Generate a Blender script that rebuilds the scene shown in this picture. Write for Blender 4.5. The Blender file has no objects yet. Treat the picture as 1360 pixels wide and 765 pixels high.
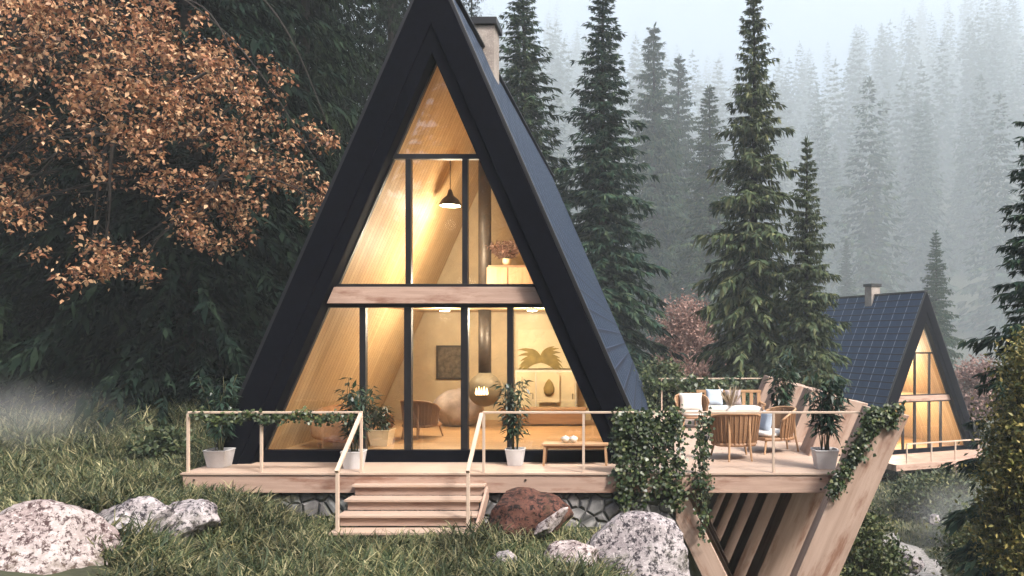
import bpy, bmesh, math, random
import numpy as np
from mathutils import Vector, Matrix, noise as mnoise

R = math.radians
sc = bpy.context.scene
COL = sc.collection
random.seed(4)

# ------------------------------------------------------------------ camera
F = 1050.0                      # focal length in photo pixels (photo 1360 wide)
VX, VY, CZ = 850.0, 448.0, 2.25 # principal point in the photo, eye height above the deck
cam = bpy.data.cameras.new('camera')
cam.sensor_width = 36.0
cam.lens = F / 1360 * 36
cam.shift_x = -(VX - 680) / 1360
cam.shift_y = (VY - 382.5) / 1360
cam.clip_end = 3000
camo = bpy.data.objects.new('camera', cam)
camo.location = (0, 0, CZ)
camo.rotation_euler = (R(90), 0, 0)
COL.objects.link(camo)
sc.camera = camo


def W(px, py, Y):
    return Vector(((px - VX) * Y / F, Y, CZ - (py - VY) * Y / F))


# ------------------------------------------------------------------ tagging
def tag(o, label=None, cat=None, group=None, kind=None):
    if label: o['label'] = label
    if cat: o['category'] = cat
    if group: o['group'] = group
    if kind: o['kind'] = kind
    return o


def thing(name, label, cat, loc=(0, 0, 0), rz=0.0, group=None):
    o = bpy.data.objects.new(name, None)
    o.empty_display_size = .2
    COL.objects.link(o)
    o.location = loc
    o.rotation_euler = (0, 0, rz)
    return tag(o, label, cat, group)


def copy_tree(o, parent=None):
    c = o.copy()
    COL.objects.link(c)
    if parent is not None:
        c.parent = parent
    for ch in [x for x in COL.objects if x.parent == o]:
        copy_tree(ch, c)
    return c


def link(name, me, mat, parent=None, smooth=False, bevel=0.0):
    if mat is not None:
        me.materials.append(mat)
    o = bpy.data.objects.new(name, me)
    COL.objects.link(o)
    if parent is not None:
        o.parent = parent
    if smooth:
        me.polygons.foreach_set('use_smooth', [True] * len(me.polygons))
    if bevel:
        b = o.modifiers.new('bevel', 'BEVEL')
        b.width = bevel
        b.segments = 2
        b.limit_method = 'ANGLE'
    return o


# ------------------------------------------------------------------ mesh helper
class MB:
    def __init__(s):
        s.v, s.f, s.uv = [], [], []

    def face(s, idx, uvs=None):
        s.f.append(tuple(idx))
        s.uv.append(uvs or [(0, 0)] * len(idx))

    def bar(s, p0, p1, w, h, up=(0, 0, 1), taper=1.0):
        p0, p1, up = Vector(p0), Vector(p1), Vector(up)
        d = p1 - p0
        L = d.length
        d = d.normalized()
        a = d.cross(up)
        if a.length < 1e-5:
            a = d.cross(Vector((1, 0, 0)))
        a.normalize()
        b = a.cross(d).normalized()
        n = len(s.v)
        uo, vo = random.uniform(0, 40), random.uniform(0, 40)
        for k, (p, t) in enumerate(((p0, 1), (p1, taper))):
            for sa, sb in ((-1, -1), (1, -1), (1, 1), (-1, 1)):
                s.v.append(p + a * (sa * w / 2 * t) + b * (sb * h / 2 * t))
        per = [0, w, w + h, 2 * w + h, 2 * w + 2 * h]
        for k in range(4):
            k2 = (k + 1) % 4
            s.face((n + k, n + k2, n + 4 + k2, n + 4 + k),
                   [(uo, vo + per[k]), (uo, vo + per[k + 1]), (uo + L, vo + per[k + 1]), (uo + L, vo + per[k])])
        e = [(uo, vo), (uo, vo + w), (uo + h * .3, vo + w), (uo + h * .3, vo)]
        s.face((n + 3, n + 2, n + 1, n), e)
        s.face((n + 4, n + 5, n + 6, n + 7), e)
        return s

    def box(s, c, size):
        c = Vector(c)
        i = max(range(3), key=lambda k: size[k])
        ax = Vector((0, 0, 0)); ax[i] = size[i] / 2
        if i == 0: return s.bar(c - ax, c + ax, size[1], size[2])
        if i == 1: return s.bar(c - ax, c + ax, size[0], size[2])
        return s.bar(c - ax, c + ax, size[1], size[0], up=(1, 0, 0))

    def tube(s, pts, rad, n=8, caps=True):
        pts = [Vector(p) for p in pts]
        if not isinstance(rad, (list, tuple)):
            rad = [rad] * len(pts)
        base = len(s.v)
        ref = Vector((.31, .77, .55)).normalized()
        for i, p in enumerate(pts):
            d = (pts[min(i + 1, len(pts) - 1)] - pts[max(i - 1, 0)])
            d = d.normalized() if d.length > 1e-6 else Vector((0, 0, 1))
            if abs(d.dot(ref)) > .95:
                ref2 = Vector((1, 0, 0))
            else:
                ref2 = ref
            a = d.cross(ref2).normalized()
            b = d.cross(a).normalized()
            for k in range(n):
                t = 2 * math.pi * k / n
                s.v.append(p + (a * math.cos(t) + b * math.sin(t)) * rad[i])
        for i in range(len(pts) - 1):
            for k in range(n):
                k2 = (k + 1) % n
                u0, u1 = i * .3, (i + 1) * .3
                s.face((base + i * n + k, base + i * n + k2, base + (i + 1) * n + k2, base + (i + 1) * n + k),
                       [(u0, k * .05), (u0, k * .05 + .05), (u1, k * .05 + .05), (u1, k * .05)])
        if caps:
            s.face([base + k for k in range(n)][::-1])
            s.face([base + (len(pts) - 1) * n + k for k in range(n)])
        return s

    def lathe(s, c, prof, n=24, sq=0.0):
        """prof: list of (radius, z). sq > 0 squares the section off."""
        c = Vector(c)
        base = len(s.v)
        for r, z in prof:
            for k in range(n):
                t = 2 * math.pi * k / n + math.pi / n
                x, y = math.cos(t), math.sin(t)
                if sq:
                    m = max(abs(x), abs(y))
                    q = 1 / m
                    f = 1 + (q - 1) * sq
                    x, y = x * f, y * f
                s.v.append(c + Vector((x * r, y * r, z)))
        for i in range(len(prof) - 1):
            for k in range(n):
                k2 = (k + 1) % n
                s.face((base + i * n + k, base + i * n + k2, base + (i + 1) * n + k2, base + (i + 1) * n + k))
        s.face([base + k for k in range(n)][::-1])
        s.face([base + (len(prof) - 1) * n + k for k in range(n)])
        return s

    def prism(s, poly, y0, y1):
        """polygon in x,z extruded along y"""
        n = len(poly)
        b = len(s.v)
        for y in (y0, y1):
            for x, z in poly:
                s.v.append(Vector((x, y, z)))
        uv = [(x, z) for x, z in poly]
        s.face(list(range(b, b + n)), uv)
        s.face(list(range(b + n, b + 2 * n))[::-1], uv[::-1])
        for k in range(n):
            k2 = (k + 1) % n
            l = math.hypot(poly[k2][0] - poly[k][0], poly[k2][1] - poly[k][1])
            s.face((b + k2, b + k, b + n + k, b + n + k2), [(l, y0), (0, y0), (0, y1), (l, y1)])
        return s

    def quad(s, a, b, c, d, uvs=None):
        n = len(s.v)
        s.v += [Vector(a), Vector(b), Vector(c), Vector(d)]
        s.face((n, n + 1, n + 2, n + 3), uvs)
        return s

    def build(s, name, mat, parent=None, smooth=False, bevel=0.0):
        me = bpy.data.meshes.new(name)
        me.from_pydata([tuple(v) for v in s.v], [], s.f)
        uvl = me.uv_layers.new(name='UVMap')
        flat = [c for f in s.uv for uv in f for c in uv]
        uvl.data.foreach_set('uv', flat)
        bm = bmesh.new(); bm.from_mesh(me)
        bmesh.ops.recalc_face_normals(bm, faces=bm.faces)
        bm.to_mesh(me); bm.free()
        return link(name, me, mat, parent, smooth, bevel)


def np_mesh(name, V, Fq):
    """V (n,3); Fq (m,k) faces all with k corners"""
    me = bpy.data.meshes.new(name)
    V = np.asarray(V, dtype=np.float32); Fq = np.asarray(Fq, dtype=np.int32)
    m, k = Fq.shape
    me.vertices.add(len(V)); me.vertices.foreach_set('co', V.ravel())
    me.loops.add(m * k); me.loops.foreach_set('vertex_index', Fq.ravel())
    me.polygons.add(m)
    me.polygons.foreach_set('loop_start', np.arange(0, m * k, k, dtype=np.int32))
    me.polygons.foreach_set('loop_total', np.full(m, k, dtype=np.int32))
    me.update(calc_edges=True)
    return me


def unit(a):
    return a / np.maximum(np.linalg.norm(a, axis=-1, keepdims=True), 1e-9)


def kites(P, D, N, L, Wd, mid=.42, fold=.18, curl=.0):
    """leaf shapes: base, left, tip, right"""
    D = unit(D)
    S = unit(np.cross(D, N))
    N = np.cross(S, D)
    L = np.asarray(L)[:, None]; Wd = np.asarray(Wd)[:, None]
    V = np.empty((len(P), 4, 3))
    V[:, 0] = P
    V[:, 1] = P + D * L * mid + S * Wd * .5 + N * Wd * fold
    V[:, 2] = P + D * L - N * L * curl
    V[:, 3] = P + D * L * mid - S * Wd * .5 + N * Wd * fold
    Fq = np.arange(len(P) * 4).reshape(-1, 4)
    return V.reshape(-1, 3), Fq


class Leaves:
    def __init__(s):
        s.a = []

    def add(s, *arr):
        s.a.append([np.asarray(x, dtype=np.float64) for x in arr])

    def build(s, name, mat, parent=None, **kw):
        P, D, N, L, Wd = [np.concatenate([x[i] for x in s.a]) for i in range(5)]
        V, Fq = kites(P, D, N, L, Wd, **kw)
        return link(name, np_mesh(name, V, Fq), mat, parent)


def rdir(rng, n):
    return unit(rng.normal(size=(n, 3)))


# ------------------------------------------------------------------ materials
def newmat(name):
    m = bpy.data.materials.new(name)
    m.use_nodes = True
    nt = m.node_tree
    for n in list(nt.nodes): nt.nodes.remove(n)
    out = nt.nodes.new('ShaderNodeOutputMaterial')
    b = nt.nodes.new('ShaderNodeBsdfPrincipled')
    nt.links.new(b.outputs[0], out.inputs[0])
    b.inputs['Roughness'].default_value = .6
    return m, nt, b, out


def nd(nt, t, **kw):
    n = nt.nodes.new(t)
    for k, v in kw.items():
        if isinstance(v, (int, float, tuple, list)) and k in n.inputs:
            n.inputs[k].default_value = v
        else:
            setattr(n, k, v)
    return n


def ramp(nt, stops, fac=None, interp='LINEAR'):
    r = nt.nodes.new('ShaderNodeValToRGB')
    r.color_ramp.interpolation = interp
    e = r.color_ramp.elements
    while len(e) > 1: e.remove(e[-1])
    for i, (p, c) in enumerate(stops):
        el = e[0] if i == 0 else e.new(p)
        el.position = p
        el.color = (*c, 1) if len(c) == 3 else c
    if fac is not None: nt.links.new(fac, r.inputs[0])
    return r


def mixc(nt, fac, a, b, mode='MIX'):
    m = nt.nodes.new('ShaderNodeMix'); m.data_type = 'RGBA'; m.blend_type = mode
    for sock, v in ((m.inputs[0], fac), (m.inputs[6], a), (m.inputs[7], b)):
        if hasattr(v, 'is_linked') or hasattr(v, 'links'): nt.links.new(v, sock)
        elif isinstance(v, (int, float)): sock.default_value = v
        else: sock.default_value = (*v, 1)
    return m.outputs[2]


def coords(nt, which='Object', scale=(1, 1, 1), rot=(0, 0, 0)):
    tc = nt.nodes.new('ShaderNodeTexCoord')
    mp = nt.nodes.new('ShaderNodeMapping')
    mp.inputs['Scale'].default_value = scale
    mp.inputs['Rotation'].default_value = rot
    nt.links.new(tc.outputs[which], mp.inputs[0])
    return mp.outputs[0]


def tex_noise(nt, vec, scale, detail=4, rough=.55):
    n = nd(nt, 'ShaderNodeTexNoise', Scale=scale, Detail=detail, Roughness=rough)
    nt.links.new(vec, n.inputs['Vector'])
    return n.outputs[0]


def bump(nt, b, h, strength=.3, dist=.02):
    n = nd(nt, 'ShaderNodeBump', Strength=strength, Distance=dist)
    nt.links.new(h, n.inputs['Height'])
    nt.links.new(n.outputs[0], b.inputs['Normal'])


def m_plain(name, c, rough=.6, metal=0.0, var=.12, vs=6.0, emit=None, estr=0.0):
    m, nt, b, o = newmat(name)
    v = coords(nt)
    n = tex_noise(nt, v, vs)
    r = ramp(nt, [(.3, tuple(x * (1 - var) for x in c)), (.7, tuple(min(1, x * (1 + var)) for x in c))], n)
    nt.links.new(r.outputs[0], b.inputs['Base Color'])
    b.inputs['Roughness'].default_value = rough
    b.inputs['Metallic'].default_value = metal
    if emit:
        b.inputs['Emission Color'].default_value = (*emit, 1)
        b.inputs['Emission Strength'].default_value = estr
    return m


def m_wood(name, c1, c2, stain=None, rough=.55, along=1.3, across=16.0, plank=0.0, pc=(.05, .03, .02), stain_amt=.5):
    m, nt, b, o = newmat(name)
    v = coords(nt, 'UV', (along, across, 1))
    g = tex_noise(nt, v, 1.0, 5, .6)
    col = ramp(nt, [(.3, c2), (.62, c1)], g).outputs[0]
    v3 = coords(nt, 'UV', (along * .25, across * .12, 1))
    big = tex_noise(nt, v3, 1.0, 3, .5)
    col = mixc(nt, ramp(nt, [(.35, (0, 0, 0)), (.7, (.55, .55, .55))], big).outputs[0], col, tuple(x * .72 for x in c1))
    if stain:
        v2 = coords(nt, 'UV', (.7, 3.2, 1))
        s = tex_noise(nt, v2, 1.0, 6, .7)
        fac = ramp(nt, [(.52, (0, 0, 0)), (.66, (stain_amt,) * 3)], s).outputs[0]
        col = mixc(nt, fac, col, stain)
    if plank:
        v4 = coords(nt, 'UV', (1, 1, 1))
        sp = nd(nt, 'ShaderNodeSeparateXYZ'); nt.links.new(v4, sp.inputs[0])
        dv = nd(nt, 'ShaderNodeMath', operation='DIVIDE'); nt.links.new(sp.outputs[1], dv.inputs[0]); dv.inputs[1].default_value = plank
        fr = nd(nt, 'ShaderNodeMath', operation='FRACT'); nt.links.new(dv.outputs[0], fr.inputs[0])
        fl = nd(nt, 'ShaderNodeMath', operation='FLOOR'); nt.links.new(dv.outputs[0], fl.inputs[0])
        wn = nd(nt, 'ShaderNodeTexWhiteNoise', noise_dimensions='1D'); nt.links.new(fl.outputs[0], wn.inputs['W'])
        col = mixc(nt, .55, col, ramp(nt, [(0, (.72, .68, .62)), (1, (1, 1, 1))], wn.outputs[0]).outputs[0], 'MULTIPLY')
        ln = ramp(nt, [(0, (1, 1, 1)), (.07, (1, 1, 1)), (.10, (0, 0, 0))], fr.outputs[0]).outputs[0]
        col = mixc(nt, ln, col, pc)
    nt.links.new(col, b.inputs['Base Color'])
    b.inputs['Roughness'].default_value = rough
    bump(nt, b, g, .25, .006)
    return m


def m_foliage(name, stops, trans=.25, rough=.6, clump=.5, cs=.8, spec=.3):
    """stops: colour ramp over a random value per leaf"""
    m, nt, b, o = newmat(name)
    geo = nd(nt, 'ShaderNodeNewGeometry')
    col = ramp(nt, stops, geo.outputs['Random Per Island']).outputs[0]
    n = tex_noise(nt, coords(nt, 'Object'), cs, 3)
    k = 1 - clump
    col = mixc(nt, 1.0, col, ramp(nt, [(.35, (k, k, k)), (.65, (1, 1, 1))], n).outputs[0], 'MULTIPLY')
    oi = nd(nt, 'ShaderNodeObjectInfo')
    col = mixc(nt, 1.0, col, ramp(nt, [(0, (.8, .85, .9)), (.5, (1, 1, 1)), (1, (1.15, 1.05, .8))], oi.outputs['Random']).outputs[0], 'MULTIPLY')
    nt.links.new(col, b.inputs['Base Color'])
    b.inputs['Roughness'].default_value = rough
    b.inputs['Specular IOR Level'].default_value = spec
    if trans:
        t = nd(nt, 'ShaderNodeBsdfTranslucent'); nt.links.new(col, t.inputs[0])
        mx = nd(nt, 'ShaderNodeMixShader'); mx.inputs[0].default_value = trans
        nt.links.new(b.outputs[0], mx.inputs[1]); nt.links.new(t.outputs[0], mx.inputs[2])
        nt.links.new(mx.outputs[0], o.inputs[0])
    return m


def m_rock(name, base, pale, dark, scale=5.0, speck=.5, moss=None):
    m, nt, b, o = newmat(name)
    v = coords(nt, 'Object')
    n1 = tex_noise(nt, v, scale * .35, 6, .6)
    col = ramp(nt, [(.35, base), (.62, pale)], n1).outputs[0]
    n2 = tex_noise(nt, v, scale * 2.6, 5, .78)
    col = mixc(nt, ramp(nt, [(speck, (0, 0, 0)), (speck + .08, (1, 1, 1))], n2).outputs[0], col, dark)
    n3 = tex_noise(nt, v, scale * 4.5, 3, .7)
    col = mixc(nt, ramp(nt, [(.55, (0, 0, 0)), (.66, (.8, .8, .8))], n3).outputs[0], col, tuple(min(.7, x * 1.35) for x in pale))
    if moss:
        n4 = tex_noise(nt, v, scale * .5, 5, .7)
        col = mixc(nt, ramp(nt, [(.56, (0, 0, 0)), (.70, (.8, .8, .8))], n4).outputs[0], col, moss)
    nt.links.new(col, b.inputs['Base Color'])
    b.inputs['Roughness'].default_value = .85
    b.inputs['Specular IOR Level'].default_value = .2
    bump(nt, b, n2, .5, .03)
    return m


def m_glass():
    m, nt, b, o = newmat('window_glass')
    nt.nodes.remove(b)
    tr = nd(nt, 'ShaderNodeBsdfTransparent'); tr.inputs[0].default_value = (.96, .97, .96, 1)
    gl = nd(nt, 'ShaderNodeBsdfGlossy'); gl.inputs['Roughness'].default_value = .01
    lw = nd(nt, 'ShaderNodeLayerWeight', Blend=.5)
    pw = nd(nt, 'ShaderNodeMath', operation='POWER'); nt.links.new(lw.outputs['Facing'], pw.inputs[0]); pw.inputs[1].default_value = 4.0
    fr = nd(nt, 'ShaderNodeMath', operation='MULTIPLY_ADD'); nt.links.new(pw.outputs[0], fr.inputs[0]); fr.inputs[1].default_value = .8; fr.inputs[2].default_value = .09
    mx = nd(nt, 'ShaderNodeMixShader')
    nt.links.new(fr.outputs[0], mx.inputs[0]); nt.links.new(tr.outputs[0], mx.inputs[1]); nt.links.new(gl.outputs[0], mx.inputs[2])
    nt.links.new(mx.outputs[0], o.inputs[0])
    return m


def m_roof(name='roof_tiles', k=1.0, kl=1.0):
    """dark blue tiles: rows down the slope (u), pale dotted seams every 0.95 m along the ridge (v)"""
    m, nt, b, o = newmat(name)
    v = coords(nt, 'UV')
    sp = nd(nt, 'ShaderNodeSeparateXYZ'); nt.links.new(v, sp.inputs[0])

    def saw(sock, period):
        d = nd(nt, 'ShaderNodeMath', operation='DIVIDE'); nt.links.new(sock, d.inputs[0]); d.inputs[1].default_value = period
        f = nd(nt, 'ShaderNodeMath', operation='FRACT'); nt.links.new(d.outputs[0], f.inputs[0])
        return f.outputs[0]
    u = saw(sp.outputs[0], .42)
    w = saw(sp.outputs[1], .95)
    w2 = saw(sp.outputs[1], .19)
    col = ramp(nt, [(.3, (.013 * k, .028 * k, .062 * k)), (.7, (.021 * k, .043 * k, .088 * k))], tex_noise(nt, v, 3.0)).outputs[0]
    col = mixc(nt, ramp(nt, [(0, (1, 1, 1)), (.17, (1, 1, 1)), (.22, (0, 0, 0))], u).outputs[0], col, (.008, .011, .022))
    col = mixc(nt, ramp(nt, [(.93, (0, 0, 0)), (.96, (.6, .6, .6))], u).outputs[0], col, (.075 * kl, .10 * kl, .16 * kl))
    col = mixc(nt, ramp(nt, [(0, (.5, .5, .5)), (.08, (0, 0, 0))], w2).outputs[0], col, (.007, .01, .02))
    seam = ramp(nt, [(0, (1, 1, 1)), (.045, (1, 1, 1)), (.055, (0, 0, 0))], w).outputs[0]
    dots = ramp(nt, [(.12, (.25, .25, .25)), (.3, (1, 1, 1)), (.85, (1, 1, 1)), (.95, (.25, .25, .25))], u).outputs[0]
    col = mixc(nt, mixc(nt, 1.0, seam, dots, 'MULTIPLY'), col, (.26, .31, .40))
    nt.links.new(col, b.inputs['Base Color'])
    b.inputs['Roughness'].default_value = .6
    b.inputs['Specular IOR Level'].default_value = .12
    bump(nt, b, u, .5, .02)
    return m


M = {}
M['roof'] = m_roof('dark_roof_tiles', .5, 1.0)
M['roof_blue'] = m_roof('blue_roof_tiles', 1.35)
M['black'] = m_plain('black_stained_timber', (.003, .0033, .0062), .62, var=.3, vs=9)
M['black'].node_tree.nodes['Principled BSDF'].inputs['Specular IOR Level'].default_value = .02
M['frame'] = m_plain('black_window_metal', (.008, .008, .010), .45)
M['deckwood'] = m_wood('deck_boards', (.48, .36, .285), (.37, .265, .205), stain=(.42, .26, .17), stain_amt=.4)
M['beamwood'] = m_wood('pale_timber', (.48, .335, .265), (.36, .235, .185), stain=(.20, .085, .05), stain_amt=.8)
M['postwood'] = m_wood('weathered_beam', (.46, .335, .27), (.32, .22, .17), stain=(.19, .085, .05), stain_amt=.85, along=.6, across=9)
M['railwood'] = m_wood('rail_timber', (.58, .455, .36), (.50, .37, .285))
M['lining'] = m_wood('pine_lining', (.60, .42, .23), (.47, .31, .155), plank=.16, pc=(.22, .11, .04), along=.8, across=10)
M['floorwood'] = m_wood('pine_floor', (.55, .34, .17), (.42, .24, .11), plank=.14, pc=(.15, .08, .03))
M['furnwood'] = m_wood('brown_furniture_wood', (.34, .19, .10), (.22, .11, .055))
M['benchwood'] = m_wood('oak_bench_wood', (.45, .27, .15), (.32, .18, .09))
M['wicker'] = m_wood('woven_wicker', (.30, .17, .09), (.15, .075, .035), along=30, across=40)
M['plaster'] = m_plain('cream_plaster', (.66, .55, .36), .8, var=.05)
M['tan'] = m_plain('ochre_wall', (.50, .39, .25), .8, var=.10, vs=2.5)
M['white'] = m_plain('white_paint', (.74, .70, .60), .5, var=.04)
M['pot'] = m_plain('grey_white_ceramic', (.56, .54, .54), .55, var=.08)
M['creampot'] = m_plain('cream_ceramic', (.70, .55, .36), .6, var=.06)
M['cushion'] = m_plain('off_white_cushion', (.62, .58, .54), .9, var=.06)
M['bluecushion'] = m_plain('pale_blue_cushion', (.42, .50, .60), .9, var=.08)
M['greycushion'] = m_plain('grey_cushion', (.28, .24, .24), .9, var=.1)
M['rust'] = m_plain('rust_fabric', (.40, .20, .09), .9, var=.15)
M['mauve'] = m_plain('mauve_blanket', (.42, .35, .33), .95, var=.25, vs=5)
M['iron'] = m_plain('dark_iron', (.055, .042, .034), .5, .4)
M['brass'] = m_plain('bronze_bowl', (.16, .13, .085), .6, .15)
M['olive'] = m_plain('olive_paint', (.27, .20, .06), .8, var=.25)
M['cream'] = m_plain('cream_canvas', (.72, .62, .42), .85, var=.04)
M['darkart'] = m_plain('dark_painting', (.10, .075, .05), .8, var=.6, vs=9)
M['glow'] = m_plain('lamp_glow', (.9, .8, .6), .5, emit=(1, .80, .50), estr=14)
M['fire'] = m_plain('fire_glow', (.9, .5, .2), .5, emit=(1, .62, .26), estr=3)
M['glass'] = m_glass()
M['bark'] = m_plain('bark', (.022, .017, .014), .95, var=.4, vs=12)
M['stem'] = m_plain('green_stem', (.07, .07, .03), .8, var=.3)
M['soil'] = m_plain('soil', (.035, .026, .02), .95, var=.3)
M['concrete'] = m_rock('chimney_render', (.22, .19, .17), (.34, .30, .27), (.13, .11, .10), 6, .62)
M['rock'] = m_rock('pale_speckled_rock', (.22, .19, .20), (.40, .365, .37), (.030, .026, .032), 4.6, .485, moss=(.075, .072, .045))
M['rockred'] = m_rock('lichened_rock', (.27, .215, .21), (.42, .37, .36), (.055, .032, .032), 5.0, .49, moss=(.11, .085, .060))
M['rockbrown'] = m_rock('rust_brown_rock', (.065, .030, .022), (.115, .050, .037), (.012, .009, .009), 4, .485, moss=(.05, .035, .02))
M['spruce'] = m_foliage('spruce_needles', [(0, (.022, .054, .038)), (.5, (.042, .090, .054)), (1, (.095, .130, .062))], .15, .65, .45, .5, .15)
M['shadedspruce'] = m_foliage('shaded_spruce_needles', [(0, (.005, .011, .009)), (.6, (.011, .023, .016)), (1, (.026, .044, .026))], .0, .8, .6, .35, .05)  # darker copy of the spruce needles, the stand's shade put into the colour
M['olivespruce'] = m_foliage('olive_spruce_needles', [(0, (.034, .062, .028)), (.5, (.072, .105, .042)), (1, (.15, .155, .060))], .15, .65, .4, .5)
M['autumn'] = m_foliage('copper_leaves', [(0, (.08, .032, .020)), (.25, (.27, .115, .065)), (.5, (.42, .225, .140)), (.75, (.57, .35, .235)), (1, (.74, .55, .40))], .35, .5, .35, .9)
M['pinkleaf'] = m_foliage('dusty_pink_leaves', [(0, (.24, .13, .105)), (1, (.55, .36, .30))], .3, .6, .4, 1.2)
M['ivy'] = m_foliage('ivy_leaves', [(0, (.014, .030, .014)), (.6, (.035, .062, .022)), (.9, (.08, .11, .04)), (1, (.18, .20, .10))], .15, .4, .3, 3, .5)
M['potleaf'] = m_foliage('glossy_pot_leaves', [(0, (.012, .032, .022)), (.7, (.03, .062, .036)), (1, (.07, .11, .06))], .2, .4, .2, 3, .5)
M['bush'] = m_foliage('bush_leaves', [(0, (.030, .052, .024)), (.6, (.080, .112, .050)), (1, (.20, .21, .10))], .2, .5, .5, 1.3)
M['goldbush'] = m_foliage('gold_green_leaves', [(0, (.055, .075, .024)), (.55, (.16, .165, .045)), (1, (.46, .37, .12))], .25, .5, .55, 1.0)
M['grass'] = m_foliage('grass_blades', [(0, (.018, .036, .016)), (.38, (.074, .108, .054)), (.66, (.18, .20, .098)), (.87, (.33, .31, .17)), (1, (.50, .47, .30))], .25, .6, .6, 1.1)
M['dry'] = m_foliage('dry_reeds', [(0, (.35, .24, .14)), (1, (.55, .42, .28))], .2, .8, .2, 2)

# ------------------------------------------------------------------ terrain
def sst(a, b, x):
    t = np.clip((x - a) / (b - a), 0, 1)
    return t * t * (3 - 2 * t)


def gz(x, y):
    x = np.asarray(x, dtype=float); y = np.asarray(y, dtype=float)
    zl = -0.92 + .64 * sst(-5.0, -7.3, x) + .62 * sst(13, 24, y) + .25 * sst(-9, -16, x)
    drop = sst(-0.9 + .9 * sst(13.5, 16, y), 2.6 + .6 * sst(15, 30, y), x)
    zr = -3.7 - 1.6 * sst(3, 9, x) + 1.2 * sst(16, 26, x) - 1.0 * sst(14, 30, y) * sst(12, 4, x)
    z = zl * (1 - drop) + zr * drop
    back = sst(36, 60, y)
    z = z * (1 - back) + (-5.0) * back
    u = x / np.maximum(y, 30)
    k = np.interp(u, [-.5, -.11, .05, .143, .25, .381, .6], [.47, .46, .39, .36, .42, .485, .56])
    z = z + np.maximum(0, y - 300) * k * np.clip((y - 300) / 330, 0, 1) ** .5
    z = z + .06 * np.sin(x * 1.9 + .7 * np.sin(y * 1.3)) * np.cos(y * 1.7 + x * .4) * (y < 60)
    return z


def axis(parts):
    out = []
    for a, b, st in parts:
        out += list(np.arange(a, b, st))
    return np.array(out + [parts[-1][1]])


xs = axis([(-1280, -80, 40), (-80, -24, 4), (-24, 24, .6), (24, 80, 4), (80, 1280, 40)])
ys = axis([(-50, 4, 4), (4, 36, .6), (36, 70, 2), (70, 1222, 16)])
XX, YY = np.meshgrid(xs, ys)
ZZ = gz(XX, YY)
nx, ny = len(xs), len(ys)
idx = np.arange(nx * ny).reshape(ny, nx)
Fq = np.stack([idx[:-1, :-1], idx[:-1, 1:], idx[1:, 1:], idx[1:, :-1]], -1).reshape(-1, 4)
gm, nt, b, o_ = newmat('forest_floor')
v = coords(nt)
c = ramp(nt, [(.3, (.018, .017, .010)), (.5, (.040, .044, .020)), (.7, (.075, .070, .036))], tex_noise(nt, v, .8, 7, .65)).outputs[0]
nt.links.new(c, b.inputs['Base Color']); b.inputs['Roughness'].default_value = .95
bump(nt, b, tex_noise(nt, v, 5, 5), .6, .08)
g = link('ground', np_mesh('ground', np.stack([XX, YY, ZZ], -1).reshape(-1, 3), Fq), gm, smooth=True)
tag(g, 'dark grassy earth slope falling from the cabin into the wooded valley', kind='structure')

# gravel path in the valley at the lower right
pm, nt, b, o_ = newmat('path_gravel')
v = coords(nt)
c = ramp(nt, [(.35, (.16, .15, .14)), (.65, (.36, .34, .33))], tex_noise(nt, v, 9, 5, .7)).outputs[0]
nt.links.new(c, b.inputs['Base Color']); b.inputs['Roughness'].default_value = .95
bump(nt, b, tex_noise(nt, v, 22, 4), .6, .03)
pc = [(7.2, 18.5), (8.3, 22), (9.2, 25), (9.5, 28), (9.2, 31)]
pv, pf = [], []
cl = []
for i in range(len(pc) - 1):
    for t in np.linspace(0, 1, 6, endpoint=(i == len(pc) - 2)):
        cl.append((pc[i][0] * (1 - t) + pc[i + 1][0] * t, pc[i][1] * (1 - t) + pc[i + 1][1] * t))
for i, (x, y) in enumerate(cl):
    for j in range(7):
        xx = x + (j / 6 - .5) * (1.5 + .35 * math.sin(i * 1.7))
        pv.append((xx, y, float(gz(xx, y)) + .05 - .05 * abs(j / 3 - 1) ** 3))
for i in range(len(cl) - 1):
    for j in range(6):
        a = i * 7 + j
        pf.append((a, a + 1, a + 8, a + 7))
tag(link('path', np_mesh('path', pv, pf), pm, smooth=True), 'pale gravel path winding through the valley below the deck', kind='structure')

# ------------------------------------------------------------------ the cabin
IA, IS = 7.30, .441        # inner apex height and half-width per metre of height
OA, OS = 8.95, .4375      # outer apex, slope
SILL, BEAM0, BEAM1, TR = .20, 2.86, 3.16, 5.53
FRONT = -.35
ROOM = 6.2


def ihalf(z, inset=0.0): return (IA - z) * IS - inset


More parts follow.
